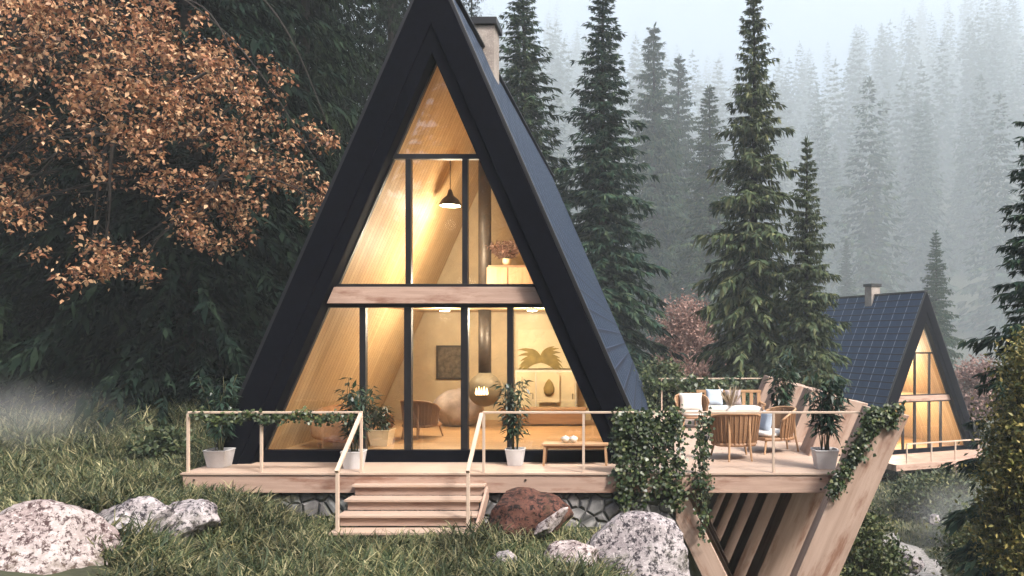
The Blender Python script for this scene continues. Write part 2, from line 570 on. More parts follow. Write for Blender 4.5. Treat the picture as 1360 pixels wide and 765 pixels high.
def cabin(label, loc, rz, length, tiles='roof'):
    h = thing('a_frame_cabin', label, 'cabin', loc, rz)
    ob, ib = OA * OS, IA * IS
    # roof: heavy chevron of two slabs, black fascia at the front
    s = MB().prism([(-ob, -.02), (0, OA), (ob, -.02), (ib, -.02), (0, IA), (-ib, -.02)], FRONT, length)
    roof = s.build('roof', M['black'], h, bevel=.02)
    # tiles laid on the two outer slopes, a slightly raised verge strip at each end
    nlen = math.hypot(ob, OA)
    for sx in (-1, 1):
        nrm = Vector((sx * OA, 0, ob)).normalized()
        t = MB()
        a0 = Vector((0, FRONT + .10, OA)) + nrm * .03; b0 = Vector((sx * ob, FRONT + .10, 0)) + nrm * .03
        a1 = Vector((0, length - .02, OA)) + nrm * .03; b1 = Vector((sx * ob, length - .02, 0)) + nrm * .03
        t.quad(a0, a1, b1, b0, [(0, 0), (0, length), (nlen, length), (nlen, 0)])
        t.build('roof_tiles', M[tiles], roof)
        e = MB()
        e.bar(Vector((0, FRONT + .04, OA - .02)) + nrm * .03, Vector((sx * ob, FRONT + .05, 0)) + nrm * .03, .10, .07, up=nrm)
        e.build('verge_strip', M['frame'], roof, bevel=.008)
    e = MB().bar((0, FRONT - .01, OA + .05), (0, length, OA + .05), .22, .05)
    e.build('ridge_cap', M['frame'], roof, bevel=.01)
    ia = IA + .52
    MB().prism([(-ob + .01, -.01), (0, OA - .02), (ob - .01, -.01), (ia * IS, -.01), (0, ia), (-ia * IS, -.01)], FRONT - .045, FRONT - .002).build('barge_board', M['black'], roof, bevel=.012)
    # lining inside
    for sx in (-1, 1):
        li = MB()
        zt, zb = IA - .06, 0.0
        L = math.hypot(zt, ihalf(0))
        li.quad((sx * (ihalf(zb) - .02), .04, zb), (sx * (ihalf(zt) - .02), .04, zt), (sx * (ihalf(zt) - .02), ROOM, zt), (sx * (ihalf(zb) - .02), ROOM, zb),
                [(0, 0), (L, 0), (L, ROOM), (0, ROOM)])
        li.build('ceiling_lining', M['lining'], h)
    fl = MB().quad((-ihalf(0) + .03, .02, .10), (ihalf(0) - .03, .02, .10), (ihalf(0) - .03, ROOM, .10), (-ihalf(0) + .03, ROOM, .10),
                   [(0, 0), (6.4, 0), (6.4, 6), (0, 6)])
    fl.build('floor', M['floorwood'], h)
    uf = MB().prism([(-ihalf(2.9, .03), 2.9), (ihalf(2.9, .03), 2.9), (ihalf(3.1, .03), 3.1), (-ihalf(3.1, .03), 3.1)], .10, ROOM - .01)
    uf.build('upper_floor', M['lining'], h)
    bw = MB().prism([(-ihalf(0, .01), 0), (0, IA - .02), (ihalf(0, .01), 0)], ROOM, ROOM + .12)
    bw.build('partition_wall', M['tan'], h)
    rw = MB().prism([(-ihalf(0, .01), 0), (0, IA - .02), (ihalf(0, .01), 0)], length - .4, length - .28)
    rw.build('rear_wall', M['black'], h)
    # glazing
    fr = [-.02, .09]
    ms = MB().prism([(-ihalf(0, -.0), -.02), (ihalf(0, -.0), -.02), (ihalf(SILL), SILL), (-ihalf(SILL), SILL)], -.10, .08)
    ms.build('sill', M['black'], h, bevel=.006)
    w = .03
    edge = MB()
    for sx in (-1, 1):
        z0, z1 = SILL, IA - .001
        edge.prism([(sx * (ihalf(z0)), z0), (0, z1), (0, z1 - w / IS * 1.05), (sx * (ihalf(z0) - w), z0)], -.03, .06)
    edge.build('window_frame', M['frame'], h)
    MB().prism([(-ihalf(BEAM0), BEAM0), (ihalf(BEAM0), BEAM0), (ihalf(BEAM1), BEAM1), (-ihalf(BEAM1), BEAM1)], -.14, .12).build('floor_beam', M['beamwood'], h, bevel=.008)
    for z0, z1 in ((BEAM1 + .002, BEAM1 + .06), (BEAM0 - .07, BEAM0 - .002), (TR - .04, TR + .05)):
        MB().prism([(-ihalf(z0), z0), (ihalf(z0), z0), (ihalf(z1), z1), (-ihalf(z1), z1)], -.05, .07).build('transom', M['frame'], h)
    lows = [(-1.34, .11), (-.52, .13), (.51, .13), (1.34, .11)]
    ups = [(-.51, .10), (.52, .10)]
    for x, ww in lows:
        MB().box((x, .015, (SILL + BEAM0 - .07) / 2), (ww, .12, BEAM0 - .07 - SILL - .004)).build('mullion', M['frame'], h)
    for x, ww in ups:
        MB().box((x, .015, (BEAM1 + .06 + TR - .04) / 2), (ww, .12, TR - .04 - BEAM1 - .06 - .004)).build('mullion', M['frame'], h)

    def panes(bars, z0, z1):
        ed = [(-99, 0)] + bars + [(99, 0)]
        for (xa, wa), (xb, wb) in zip(ed[:-1], ed[1:]):
            xa2, xb2 = xa + wa / 2 - .01, xb - wb / 2 + .01
            poly = []
            if xa == -99: poly += [(-ihalf(z0, .02), z0), (xb2, z0), (xb2, z1), (-ihalf(z1, .02), z1)]
            elif xb == 99: poly += [(xa2, z0), (ihalf(z0, .02), z0), (ihalf(z1, .02), z1), (xa2, z1)]
            else: poly += [(xa2, z0), (xb2, z0), (xb2, z1), (xa2, z1)]
            MB().prism(poly, .012, .024).build('window_pane', M['glass'], h)
    panes(lows, SILL - .01, BEAM0 - .06)
    panes(ups, BEAM1 + .05, TR - .03)
    MB().prism([(-ihalf(TR + .04, .02), TR + .04), (ihalf(TR + .04, .02), TR + .04), (0, IA - .05)], .012, .024).build('window_pane', M['glass'], h)
    # chimney on the ridge
    ch = MB().box((0, 4.25, 8.75), (.64, .64, 1.5)).build('chimney', M['concrete'], h, bevel=.01)
    MB().box((0, 4.25, 9.58), (.78, .78, .17)).build('chimney_cap', M['frame'], ch, bevel=.015)
    MB().box((0, 4.25, 9.515), (.66, .66, .04)).build('chimney_band', M['concrete'], ch)
    return h


H1 = (-3.70, 14.4, 0.0)
cabin('large black A-frame cabin with glowing glass gable standing on the timber deck', H1, 0, 18.8)
H2 = Vector((15.8, 44.3, -4.16)); H2R = R(22.5)
cabin('smaller looking A-frame cabin with blue tiled roof further down the valley', H2, H2R, 14.5, 'roof_blue')


def h1(x, y, z): return Vector((H1[0] + x, H1[1] + y, z))


def lamp(name, loc, power, color=(1, .87, .66), rad=.12):
    l = bpy.data.lights.new(name, 'POINT')
    l.energy = power; l.color = color; l.shadow_soft_size = rad
    o = bpy.data.objects.new(name, l); o.location = loc
    COL.objects.link(o)
    return o


# ---- furnishings of the main cabin
def pendant(loc, top, r, label, power):
    t = thing('pendant_lamp', label, 'lamp', loc)
    MB().lathe((0, 0, 0), [(r, 0), (r * .96, .05), (r * .72, .14), (r * .30, .22), (r * .16, .34), (r * .05, .36)], 28).build('lamp_shade', M['iron'], t, smooth=True)
    MB().tube([(0, 0, .34), (0, 0, top)], .010, 6).build('cord', M['iron'], t)
    MB().lathe((0, 0, -.012), [(r * .92, 0), (r * .92, .010)], 28).build('diffuser', M['glow'], t)
    lamp('lamp_light', Vector(loc) - Vector((0, 0, .42)), power)
    return t


pendant(W(598, 273, 17.4), 1.0, .24, 'dark pendant lamp glowing under the upstairs ceiling behind the glass', 38)


def ceiling_lamp(loc, label, power):
    t = thing('ceiling_lamp', label, 'lamp', loc)
    MB().lathe((0, 0, -.05), [(.12, 0), (.13, .05)], 24).build('housing', M['white'], t)
    MB().lathe((0, 0, -.062), [(.10, 0), (.105, .010)], 24).build('diffuser', M['glow'], t)
    lamp('lamp_light', Vector(loc) - Vector((0, 0, .20)), power)


ceiling_lamp(h1(1.3, 3.2, 2.897), 'round ceiling lamp above the white cupboard on the ground floor', 150)
ceiling_lamp(h1(-.7, 3.4, 2.897), 'round ceiling lamp above the cane armchair on the ground floor', 95)
l2 = Matrix.Rotation(H2R, 4, 'Z')
lamp('lamp_light', H2 + l2 @ Vector((0, 2.6, 2.4)), 300)
lamp('lamp_light', H2 + l2 @ Vector((0, 2.6, 5.0)), 220)

# hanging fireplace
fp = thing('hanging_fireplace', 'round hanging fireplace on a dark flue pipe inside the cabin', 'fireplace', h1(0.05, 4.2, 0))
MB().tube([(0, 0, 1.30), (0, 0, 2.895)], .15, 20).build('flue_pipe', M['iron'], fp, smooth=True)
MB().tube([(0, 0, 3.105), (0, 0, 6.7)], .15, 20).build('flue_pipe', M['iron'], fp, smooth=True)
bowl = [(.02, .62)] + [(.40 * math.sin(a), 1.02 - .40 * math.cos(a)) for a in np.linspace(.3, 2.65, 14)] + [(.15, 1.42)]
MB().lathe((0, 0, 0), bowl, 28).build('fire_bowl', M['brass'], fp, smooth=True)
fl = MB()
for k in range(5):
    fl.lathe((-.12 + .06 * k, -.40 + .012 * abs(k - 2), .92), [(.012, 0), (.035, .04), (.02, .11 + .03 * (k % 2)), (.003, .17 + .03 * (k % 2))], 8)
fl.build('flame', M['fire'], fp, smooth=True)
MB().lathe((0, -.365, .90), [(.16, -.01), (.16, .015)], 20).build('hearth_opening', M['iron'], fp)

# pictures and cupboard on the partition wall
t = thing('framed_picture', 'dark framed picture on the ochre wall left of the fireplace', 'picture', h1(-1.24, ROOM - .03, 1.60))
MB().box((0, 0, 0), (.62, .03, .78)).build('canvas', M['darkart'], t)
f = MB()
for sx in (-1, 1): f.box((sx * .33, -.01, 0), (.05, .05, .88))
for sz in (-1, 1): f.box((0, -.01, sz * .415), (.61, .05, .05))
f.build('picture_frame', M['iron'], t)

wall = MB().box((h1(1.25, ROOM - .09, 0) + Vector((0, 0, 1.45)))[:], (2.3, .06, 2.7))
t = thing('partition_screen', 'cream wall panel behind the white cupboard', 'wall panel', h1(1.42, ROOM - .10, .1))
MB().prism([(-.95, 0), (1.0, 0), (1.0, 1.1), (.42, 2.75), (-.95, 2.75)], 0, .06).build('panel', M['plaster'], t)
t = thing('leaf_painting', 'wide painting of olive palm leaves above the white cupboard', 'painting', h1(1.22, ROOM - .16, 1.95))
MB().box((0, 0, 0), (1.35, .04, 1.0)).build('canvas', M['cream'], t)
rng = np.random.default_rng(5)
lf = MB()
for k in range(15):
    a = R(8 + k * 11.5)
    L = rng.uniform(.50, .66)
    x0, z0, yk = -.08, -.40, -.0225 - .0012 * k
    n = 9
    side = 1 if a < math.pi / 2 else -1
    cen, wid = [], []
    for i in range(n):
        q = i / (n - 1)
        bend = a - side * .75 * q
        cen.append((x0 + L * q * math.cos(bend) * 1.0, z0 + L * q * math.sin(bend) * 1.15 + .05, bend))
        wid.append(.060 * math.sin(math.pi * (q * .93 + .05)))
    b_ = len(lf.v)
    for sg in (1, -1):
        for (x, z, bend), wv in zip(cen, wid):
            lf.v.append(Vector((x - sg * wv * math.sin(bend), yk, z + sg * wv * math.cos(bend))))
    for i in range(n - 1):
        lf.face((b_ + i, b_ + i + 1, b_ + n + i + 1, b_ + n + i))
lf.build('painted_leaf', M['olive'], t)

t = thing('cupboard', 'white panelled cupboard against the right of the back wall', 'cupboard', h1(1.32, ROOM - .62, .1))
MB().box((0, .2, .66), (1.55, .40, 1.32)).build('carcass', M['white'], t, bevel=.01)
for k in range(3):
    d = MB().box((-.5 + .5 * k, -.012, .66), (.47, .025, 1.22)).build('door', M['cream'], t, bevel=.01)
    MB().box((-.5 + .5 * k + .18, -.04, .66), (.02, .03, .14)).build('handle', M['brass'], d)
t = thing('pear_print', 'small print of an ochre pear shape leaning in front of the white cupboard', 'print', h1(1.42, ROOM - .76, .62))
MB().box((0, 0, .36), (.52, .03, .72)).build('paper', M['cream'], t)
MB().tube([(0, -.018, .16), (0, -.018, .24), (0, -.018, .36), (0, -.018, .50), (0, -.018, .58)], [.04, .13, .14, .08, .02], 16).build('pear', M['olive'], t, smooth=True)
t = thing('low_sideboard', 'long low wooden sideboard along the right of the room', 'sideboard', h1(1.35, ROOM - 1.25, .1))
MB().box((0, 0, .40), (2.1, .42, .06)).build('top', M['benchwood'], t, bevel=.008)
MB().box((0, 0, .20), (2.0, .38, .32)).build('body', M['furnwood'], t, bevel=.008)

# seats inside
def rounded(mb, c, size, p=3.2, nu=24, nv=14):
    """superellipsoid cushion"""
    c = Vector(c); b = len(mb.v)
    def q(v): return math.copysign(abs(v) ** (2 / p), v)
    for i in range(nv + 1):
        ph = -math.pi / 2 + math.pi * i / nv
        for k in range(nu):
            th = 2 * math.pi * k / nu
            mb.v.append(c + Vector((size[0] / 2 * q(math.cos(ph)) * q(math.cos(th)), size[1] / 2 * q(math.cos(ph)) * q(math.sin(th)), size[2] / 2 * q(math.sin(ph)))))
    for i in range(nv):
        for k in range(nu):
            k2 = (k + 1) % nu
            mb.face((b + i * nu + k, b + i * nu + k2, b + (i + 1) * nu + k2, b + (i + 1) * nu + k))
    return mb


t = thing('sofa', 'rust coloured sofa under the sloping left wall of the room', 'sofa', h1(-2.05, 1.5, .1), R(78))
rounded(MB(), (0, 0, .26), (1.7, .8, .34)).build('seat', M['rust'], t, smooth=True)
rounded(MB(), (0, .34, .52), (1.7, .25, .55)).build('backrest', M['rust'], t, smooth=True)
for sx in (-1, 1): rounded(MB(), (sx * .82, 0, .38), (.2, .8, .42)).build('armrest', M['rust'], t, smooth=True)
for sx in (-1, 1):
    for sy in (-1, 1): MB().box((sx * .7, sy * .3, .05), (.05, .05, .1)).build('leg', M['furnwood'], t)


def cane_chair(label, loc, rz, cush, group=None):
    """armchair: slatted/woven curved back on slim wooden legs with a pad"""
    t = thing('armchair', label, 'armchair', loc, rz, group)
    # shell: back curve extruded around
    n = 13
    s = MB()
    for j in range(n - 1):
        a0, a1 = (-1 + 2 * j / (n - 1)) * R(100), (-1 + 2 * (j + 1) / (n - 1)) * R(100)
        for z0, z1, r0, r1 in ((.26, .50, .36, .40), (.50, .80, .40, .43)):
            def pt(a, z, r):
                drop = 0 if z < .6 else -.20 * abs(a / R(100)) ** 3
                return Vector((r * math.sin(a), r * .92 * math.cos(a), z + drop))
            ins = .035
            o1, o2, o3, o4 = pt(a0, z0, r0), pt(a1, z0, r0), pt(a1, z1, r1), pt(a0, z1, r1)
            i1, i2, i3, i4 = pt(a0, z0, r0 - ins), pt(a1, z0, r0 - ins), pt(a1, z1, r1 - ins), pt(a0, z1, r1 - ins)
            uv = [(a0, z0), (a1, z0), (a1, z1), (a0, z1)]
            s.quad(o1, o2, o3, o4, uv); s.quad(i4, i3, i2, i1, uv)
            if z1 > .7: s.quad(o4, o3, i3, i4)
            if j == 0: s.quad(o1, o4, i4, i1)
            if j == n - 2: s.quad(o2, i2, i3, o3)
    s.build('backrest', M['wicker'], t)
    rail = MB()
    pts = [(.43 * math.sin(a), .43 * .92 * math.cos(a), .81 - .20 * abs(a / R(100)) ** 3) for a in np.linspace(-R(100), R(100), 21)]
    rail.tube(pts, .022, 8)
    rail.build('top_rail', M['benchwood'], t, smooth=True)
    MB().lathe((0, -.02, .24), [(.36, 0), (.37, .03), (.36, .06)], 28, .35).build('seat', M['furnwood'], t)
    rounded(MB(), (0, -.03, .35), (.62, .62, .13)).build('seat_pad', cush, t, smooth=True)
    for sx in (-1, 1):
        MB().tube([(sx * .26, -.28, .26), (sx * .31, -.34, 0)], [.022, .016], 8).build('leg', M['benchwood'], t)
        MB().tube([(sx * .17, .33, .78), (sx * .17, .37, .30), (sx * .19, .42, 0)], [.018, .02, .016], 8).build('leg', M['benchwood'], t)
    sl = MB()
    for a in np.linspace(-R(95), R(95), 19):
        sl.tube([(.372 * math.sin(a), .372 * .92 * math.cos(a), .25), (.412 * math.sin(a), .412 * .92 * math.cos(a), .50), (.437 * math.sin(a), .437 * .92 * math.cos(a), .79 - .2 * abs(a / R(100)) ** 3)], .008, 5)
    sl.build('back_slats', M['furnwood'], t)
    return t


cane_chair('cane armchair inside the cabin in front of the hanging fireplace', h1(-1.0, 2.6, .1), R(160), M['mauve'])
t = thing('floor_cushion', 'large mauve beanbag heaped beside the hanging fireplace', 'beanbag', h1(-.72, 4.9, .1))
bb = rounded(MB(), (0, 0, .42), (1.25, .9, .9), 2.3)
for vv in bb.v:
    nn = mnoise.noise(vv * 3.0)
    vv += Vector((nn * .07, nn * .07, nn * .05))
bb.build('seat', M['mauve'], t, smooth=True)
MB().lathe((0, 0, .84), [(.10, 0), (.06, .05), (.02, .07)], 12).build('gathered_top', M['mauve'], t, smooth=True)

# upstairs
t = thing('fill_lamp', 'added fill lamp hidden on the upstairs floor behind the floor beam', 'lamp', h1(-.1, 2.9, 3.101))  # unseen lamp added to light the upstairs slopes softly from below
MB().lathe((0, 0, 0), [(.07, 0), (.07, .015), (.012, .03), (.012, .10)], 16).build('base', M['brass'], t)
MB().lathe((0, 0, .10), [(.09, 0), (.07, .12), (.0, .121)], 20).build('lamp_shade', M['glow'], t, smooth=True)
lamp('lamp_light', h1(-.1, 2.9, 3.42), 150, rad=.2)
t = thing('sideboard', 'tan sideboard upstairs below the dried flowers', 'sideboard', h1(.62, 4.3, 3.1))
MB().box((0, 0, .44), (1.25, .42, .80)).build('body', M['furnwood'], t, bevel=.01)
for k in range(2): MB().box((-.3 + .6 * k, -.222, .44), (.56, .02, .70)).build('door', M['benchwood'], t, bevel=.006)


# ------------------------------------------------------------------ plants helpers
def potted(name, label, loc, pot_r, pot_h, height, spread, n_stem, leaf, seed, pot_mat, mat='potleaf', sq=.55, cat='potted plant', bare=.3, droop=.9, per=46):
    rng = np.random.default_rng(seed)
    t = thing(name, label, cat, loc)
    r = pot_r
    MB().lathe((0, 0, 0), [(r * .74, 0), (r * .97, pot_h * .93), (r, pot_h * .93), (r, pot_h), (r * .9, pot_h), (r * .88, pot_h - .04)], 28, sq).build('pot', pot_mat, t, bevel=.004)
    MB().lathe((0, 0, pot_h - .05), [(r * .86, 0), (r * .84, .015)], 20, sq).build('soil', M['soil'], t)
    st = MB(); lv = Leaves()
    for k in range(n_stem):
        a = rng.uniform(0, 2 * math.pi); out = spread * rng.uniform(.15, 1.0)
        hgt = height * rng.uniform(.72, 1.02)
        pts = []
        for s_ in np.linspace(0, 1, 7):
            pts.append(np.array([math.cos(a) * (r * .25 + out * s_ ** 1.6), math.sin(a) * (r * .25 + out * s_ ** 1.6), pot_h - .05 + hgt * s_]) + rng.normal(0, .012, 3))
        st.tube([tuple(p) for p in pts], [.011 - .0012 * i for i in range(7)], 5)
        P = np.array(pts)
        m = per
        s_ = bare + (1 - bare) * rng.uniform(0, 1, m)
        f = s_ * 6; i = np.minimum(f.astype(int), 5)
        base = P[i] + (P[i + 1] - P[i]) * (f - i)[:, None]
        d = rdir(rng, m); d[:, 2] = d[:, 2] * .5 - droop * .35
        base = base + unit(d * [1, 1, 0]) * rng.uniform(0, .10, m)[:, None]
        L = leaf * rng.uniform(.6, 1.25, m)
        lv.add(base, d, rdir(rng, m) * .4 + [0, 0, 1], L, L * rng.uniform(.22, .34, m))
    st.build('stem', M['stem'], t, smooth=True)
    lv.build('foliage', M[mat], t, fold=.1, curl=.18)
    return t


def dz0(px, py, Y):
    p = W(px, py, Y); p.z = 0.001; return p


potted('potted_plant', 'dark leafy plant in a pale pot at the far end of the deck', (-7.33, 13.78, .001), .22, .30, 1.35, .38, 9, .19, 11, M['pot'])
potted('potted_plant', 'leafy plant in a pale pot behind the handrail of the stairs', (-4.93, 13.62, .001), .20, .30, 1.30, .30, 9, .17, 12, M['pot'])
potted('potted_plant', 'tall slim plant in a white pot in front of the middle of the glass gable', (-2.20, 13.95, .001), .18, .29, 1.32, .22, 8, .16, 13, M['pot'], bare=.22)
potted('potted_plant', 'bushy plant in a grey pot beside the slanted post with ivy', (3.18, 13.62, .001), .23, .33, 1.42, .36, 11, .20, 14, M['pot'])
potted('potted_plant', 'tall leafy plant standing behind the outdoor armchairs', (3.05, 17.2, .001), .22, .33, 1.75, .35, 10, .20, 15, M['pot'])
potted('potted_plant', 'small plant in a cream box pot on the floor inside the glass', h1(-1.45, 1.35, .101), .22, .32, .55, .25, 6, .16, 16, M['creampot'], sq=1.0)
t = potted('dried_flowers', 'rounded bunch of brown dried flowers on the upstairs sideboard', h1(.55, 4.3, 3.945), .11, .16, .44, .44, 44, .12, 17, M['creampot'], mat='pinkleaf', sq=0, cat='dried flowers', bare=.35, droop=0)

# ------------------------------------------------------------------ deck
DX0, DX1, DY0, DY1 = -7.62, 3.86, 13.10, 24.2
deck = thing('timber_deck', 'pale timber deck around the large cabin carried on slanted beams', 'deck', (0, 0, 0))
bd = MB()
y = DY0
bwid, gap = .138, .006
rng = np.random.default_rng(3)
while y < DY1 - .1:
    xa, xb = (DX0, DX1) if y + bwid < 14.32 else (-3.70 + 3.95, DX1)
    if y < 14.32 - .138 or y >= 14.28 or True:
        cut = rng.uniform(xa + .8, xb - .8)
        for a, b2 in ((xa, cut - .002), (cut + .002, xb)):
            bd.bar((a, y + bwid / 2, -.0175), (b2, y + bwid / 2, -.0175), bwid, .035)
    y += bwid + gap
bd.build('deck_boards', M['deckwood'], deck, bevel=.004)
fa = MB().bar((DX0 + .03, DY0 + .05, -.185), (DX1 - .72, DY0 + .05, -.185), .06, .295)
fa.build('fascia_board', M['beamwood'], deck, bevel=.006)
fa = MB().bar((DX1 - .04, DY0 + .1, -.185), (DX1 - .04, DY1, -.185), .06, .295)
fa.bar((DX0 + .06, DY0 + .1, -.185), (DX0 + .06, 14.5, -.185), .06, .295)
fa.bar((.3, DY1 - .04, -.185), (DX1 - .08, DY1 - .04, -.185), .06, .295)
fa.build('side_fascia_board', M['beamwood'], deck, bevel=.006)
jo = MB()
for x in np.arange(DX0 + .6, DX1 - .3, .6):
    jo.bar((x, DY0 + .09, -.18), (x, 14.35 if x < .3 else DY1 - .08, -.18), .05, .26)
jo.build('joist', M['postwood'], deck)
bolt = MB()
for x, z in ((-7.4, -.12), (3.0, -.10), (3.0, -.27), (.62, -.10), (.62, -.27), (-1.9, -.12), (-1.9, -.26)):
    bolt.tube([(x, DY0 + .025, z), (x, DY0 + .008, z)], .020, 8)
bolt.build('bolt', M['iron'], deck)


def slab_beam(x0, z0, x1, z1, wx, y0, y1, mb):
    """slanted timber with horizontal section wx, level cuts"""
    b = len(mb.v)
    for yy in (y0, y1):
        for x, z in ((x0 - wx / 2, z0), (x0 + wx / 2, z0), (x1 + wx / 2, z1 - .05), (x1 - wx / 2, z1 + .09)):
            mb.v.append(Vector((x, yy, z)))
    L = math.hypot(x1 - x0, z1 - z0); o = random.uniform(0, 30)
    mb.face((b, b + 1, b + 2, b + 3), [(o, 0), (o, wx), (o + L, wx), (o + L, 0)])
    mb.face((b + 7, b + 6, b + 5, b + 4), [(o + L, 0), (o + L, wx), (o, wx), (o, 0)])
    for k, (l, wv) in enumerate(((wx, 0), (L, 1), (wx, 0), (L, 1))):
        k2 = (k + 1) % 4
        d = y1 - y0
        mb.face((b + k, b + 4 + k, b + 4 + k2, b + k2), [(o + 3, 0), (o + 3, d), (o + 3 + l, d), (o + 3 + l, 0)])
    return mb


def zg(x, y): return float(gz(x, y))


BY = [12.72, 15.0, 16.9, 18.8, 20.7, 22.6]
for i, y0 in enumerate(BY):
    th = .36 if i == 0 else .85
    zb = -3.9
    xc = lambda z: 3.39 + .435 * (z + .38)
    slab_beam(xc(zb), zb, xc(1.04), 1.04, .66, y0, y0 + th, MB()).build('support_beam', M['postwood'], deck, bevel=.012)
for i, y0 in enumerate([13.22, 15.6, 18.0, 20.4]):
    xl = lambda z: .52 - .50 * (z + .35)
    zb = -3.9
    slab_beam(xl(zb), zb, xl(-.5), -.43, .46, y0, y0 + .40, MB()).build('support_leg', M['postwood'], deck, bevel=.012)
# sheet of boards lining the inside of the slanted row
for k in range(3):
    y0 = 13.12 + .28 * k

# rails
def railing(label, pts, posts, z=1.0, group='deck railings'):
    t = thing('railing', label, 'railing', (pts[0][0], pts[0][1], 0), 0, group)
    o = Vector((pts[0][0], pts[0][1], 0))
    h = MB()
    for a, b2 in zip(pts[:-1], pts[1:]):
        h.bar(Vector((*a, z)) - o, Vector((*b2, z)) - o, .05, .035)
    h.build('handrail', M['railwood'], t, bevel=.005)
    for x, y in posts:
        MB().box((Vector((x, y, (z - .018) / 2)) - o)[:], (.042, .042, z - .018)).build('post', M['railwood'], t, bevel=.004)
    return t


FY = 13.16
railing('pale rail with dark ivy along it at the end of the deck beyond the stairs', [(-7.52, FY), (-4.62, FY)], [(-7.52, FY), (-6.30, FY), (-4.64, FY)])
railing('long pale rail along the front of the deck from the stairs to the slanted post', [(-2.62, FY), (3.72, FY)], [(-2.60, FY), (-.94, FY), (.55, FY), (2.22, FY)])
railing('rail with a leafy garland at the back of the deck', [(.5, 24.0), (3.95, 24.0)], [(.66, 24.0), (2.4, 24.0), (3.7, 24.0)])

# stairs
st = thing('deck_stairs', 'four pale wooden steps with slanted handrails leading up to the deck', 'stairs', (-3.65, 13.0, 0))
so = Vector((-3.65, 13.0, 0))
TX0, TX1 = -4.73, -2.55
steps = [(13.0, -.17), (12.68, -.345), (12.36, -.525), (12.04, -.715)]
for y, z in steps:
    MB().bar(Vector((TX0, y + .12, z - .02)) - so, Vector((TX1, y + .12, z - .02)) - so, .34, .04).build('tread', M['deckwood'], st, bevel=.006)
for y, z in steps[:3]:
    MB().bar(Vector((TX0 + .04, y + .02, z - .11)) - so, Vector((TX1 - .04, y + .02, z - .11)) - so, .025, .13).build('riser', M['beamwood'], st)
for x in (TX1 + .03,):
    MB().bar(Vector((x + (.02 if x < -4 else 0), 13.06, -.30)) - so, Vector((x + (.02 if x < -4 else 0), 11.88, -.93)) - so, .04, .22).build('stringer', M['beamwood'], st, bevel=.005)
for x in (-4.63, -2.63):
    MB().bar(Vector((x, 13.12, .985)) - so, Vector((x, 12.06, .20)) - so, .06, .045).build('handrail', M['railwood'], st, bevel=.005)
    MB().box((Vector((x, 12.10, -.40)) - so)[:], (.05, .05, 1.25)).build('post', M['railwood'], st, bevel=.004)

# rubble wall under the deck
wm, nt, b, o_ = newmat('rubble_stone')
v = coords(nt)
vo = nd(nt, 'ShaderNodeTexVoronoi', Scale=4.2, feature='DISTANCE_TO_EDGE'); nt.links.new(v, vo.inputs['Vector'])
vc = nd(nt, 'ShaderNodeTexVoronoi', Scale=4.2); nt.links.new(v, vc.inputs['Vector'])
c = mixc(nt, .62, vc.outputs['Color'], (.5, .5, .5))
c = mixc(nt, 1.0, ramp(nt, [(.3, (.11, .10, .085)), (.7, (.27, .24, .205))], tex_noise(nt, v, 7, 5)).outputs[0], c, 'OVERLAY')
c = mixc(nt, ramp(nt, [(.03, (1, 1, 1)), (.09, (0, 0, 0))], vo.outputs['Distance']).outputs[0], c, (.085, .078, .068))
hs = nd(nt, 'ShaderNodeHueSaturation', Saturation=.12); nt.links.new(c, hs.inputs['Color'])
nt.links.new(hs.outputs[0], b.inputs['Base Color']); b.inputs['Roughness'].default_value = .9
bump(nt, b, ramp(nt, [(0, (0, 0, 0)), (.15, (1, 1, 1))], vo.outputs['Distance']).outputs[0], .9, .05)
t = thing('foundation_wall', 'rubble stone foundation wall under the deck behind the boulders', 'stone wall', (-3.7, 13.42, 0))
MB().bar((-3.9, 0, -1.5), (4.3, 0, -1.5), .4, 2.25).build('wall', wm, t)
MB().bar((4.1, .2, -1.8), (4.1, 9.5, -1.8), .35, 2.85).build('side_wall', wm, t)

# ------------------------------------------------------------------ furniture on the deck
t = thing('bench', 'low wooden bench in front of the glass at the right end of the gable', 'bench', (-1.14, 14.0, .001))
MB().box((0, 0, .365), (1.16, .34, .035)).build('seat', M['benchwood'], t, bevel=.005)
for sx in (-1, 1):
    for sy in (-1, 1):
        MB().bar((sx * .53, sy * .13, .35), (sx * .55, sy * .14, 0), .04, .04, up=(0, 1, 0)).build('leg', M['benchwood'], t, bevel=.004)
MB().box((0, .0, .31), (1.02, .03, .06)).build('apron', M['furnwood'], t)
for k, dx in enumerate((-.32, -.18)):
    t = thing('bowl', ('round white bowl on the wooden bench, the one farther from the roof edge', 'round white bowl on the wooden bench, the one nearer the roof edge')[k], 'bowl', (-1.0 + dx, 14.0, .385), 0, 'bowls on the bench')
    MB().lathe((0, 0, 0), [(.03, 0), (.065, .03), (.08, .075), (.08, .085), (.073, .085), (.055, .04), (.02, .02)], 20).build('body', M['white'], t, smooth=True)
    MB().lathe((0, 0, .085), [(.075, 0), (.06, .02), (.012, .03), (.012, .045)], 20).build('lid', M['pot'], t, smooth=True)

ch1 = cane_chair('brown slatted armchair seen from behind just inside the front rail', (1.75, 14.75, .001), R(180 + 8), M['cushion'], 'outdoor armchairs')
ch2 = cane_chair('brown armchair turned side-on beside the one seen from behind', (2.62, 15.6, .001), R(-70), M['cushion'], 'outdoor armchairs')
ch1.scale = (1.12, 1.12, 1.06)
ch2.scale = (1.08, 1.08, 1.05)
c3 = cane_chair('far armchair beyond the low table with an off white cushion in it', (1.30, 19.8, .001), R(10), M['cushion'], 'outdoor armchairs')


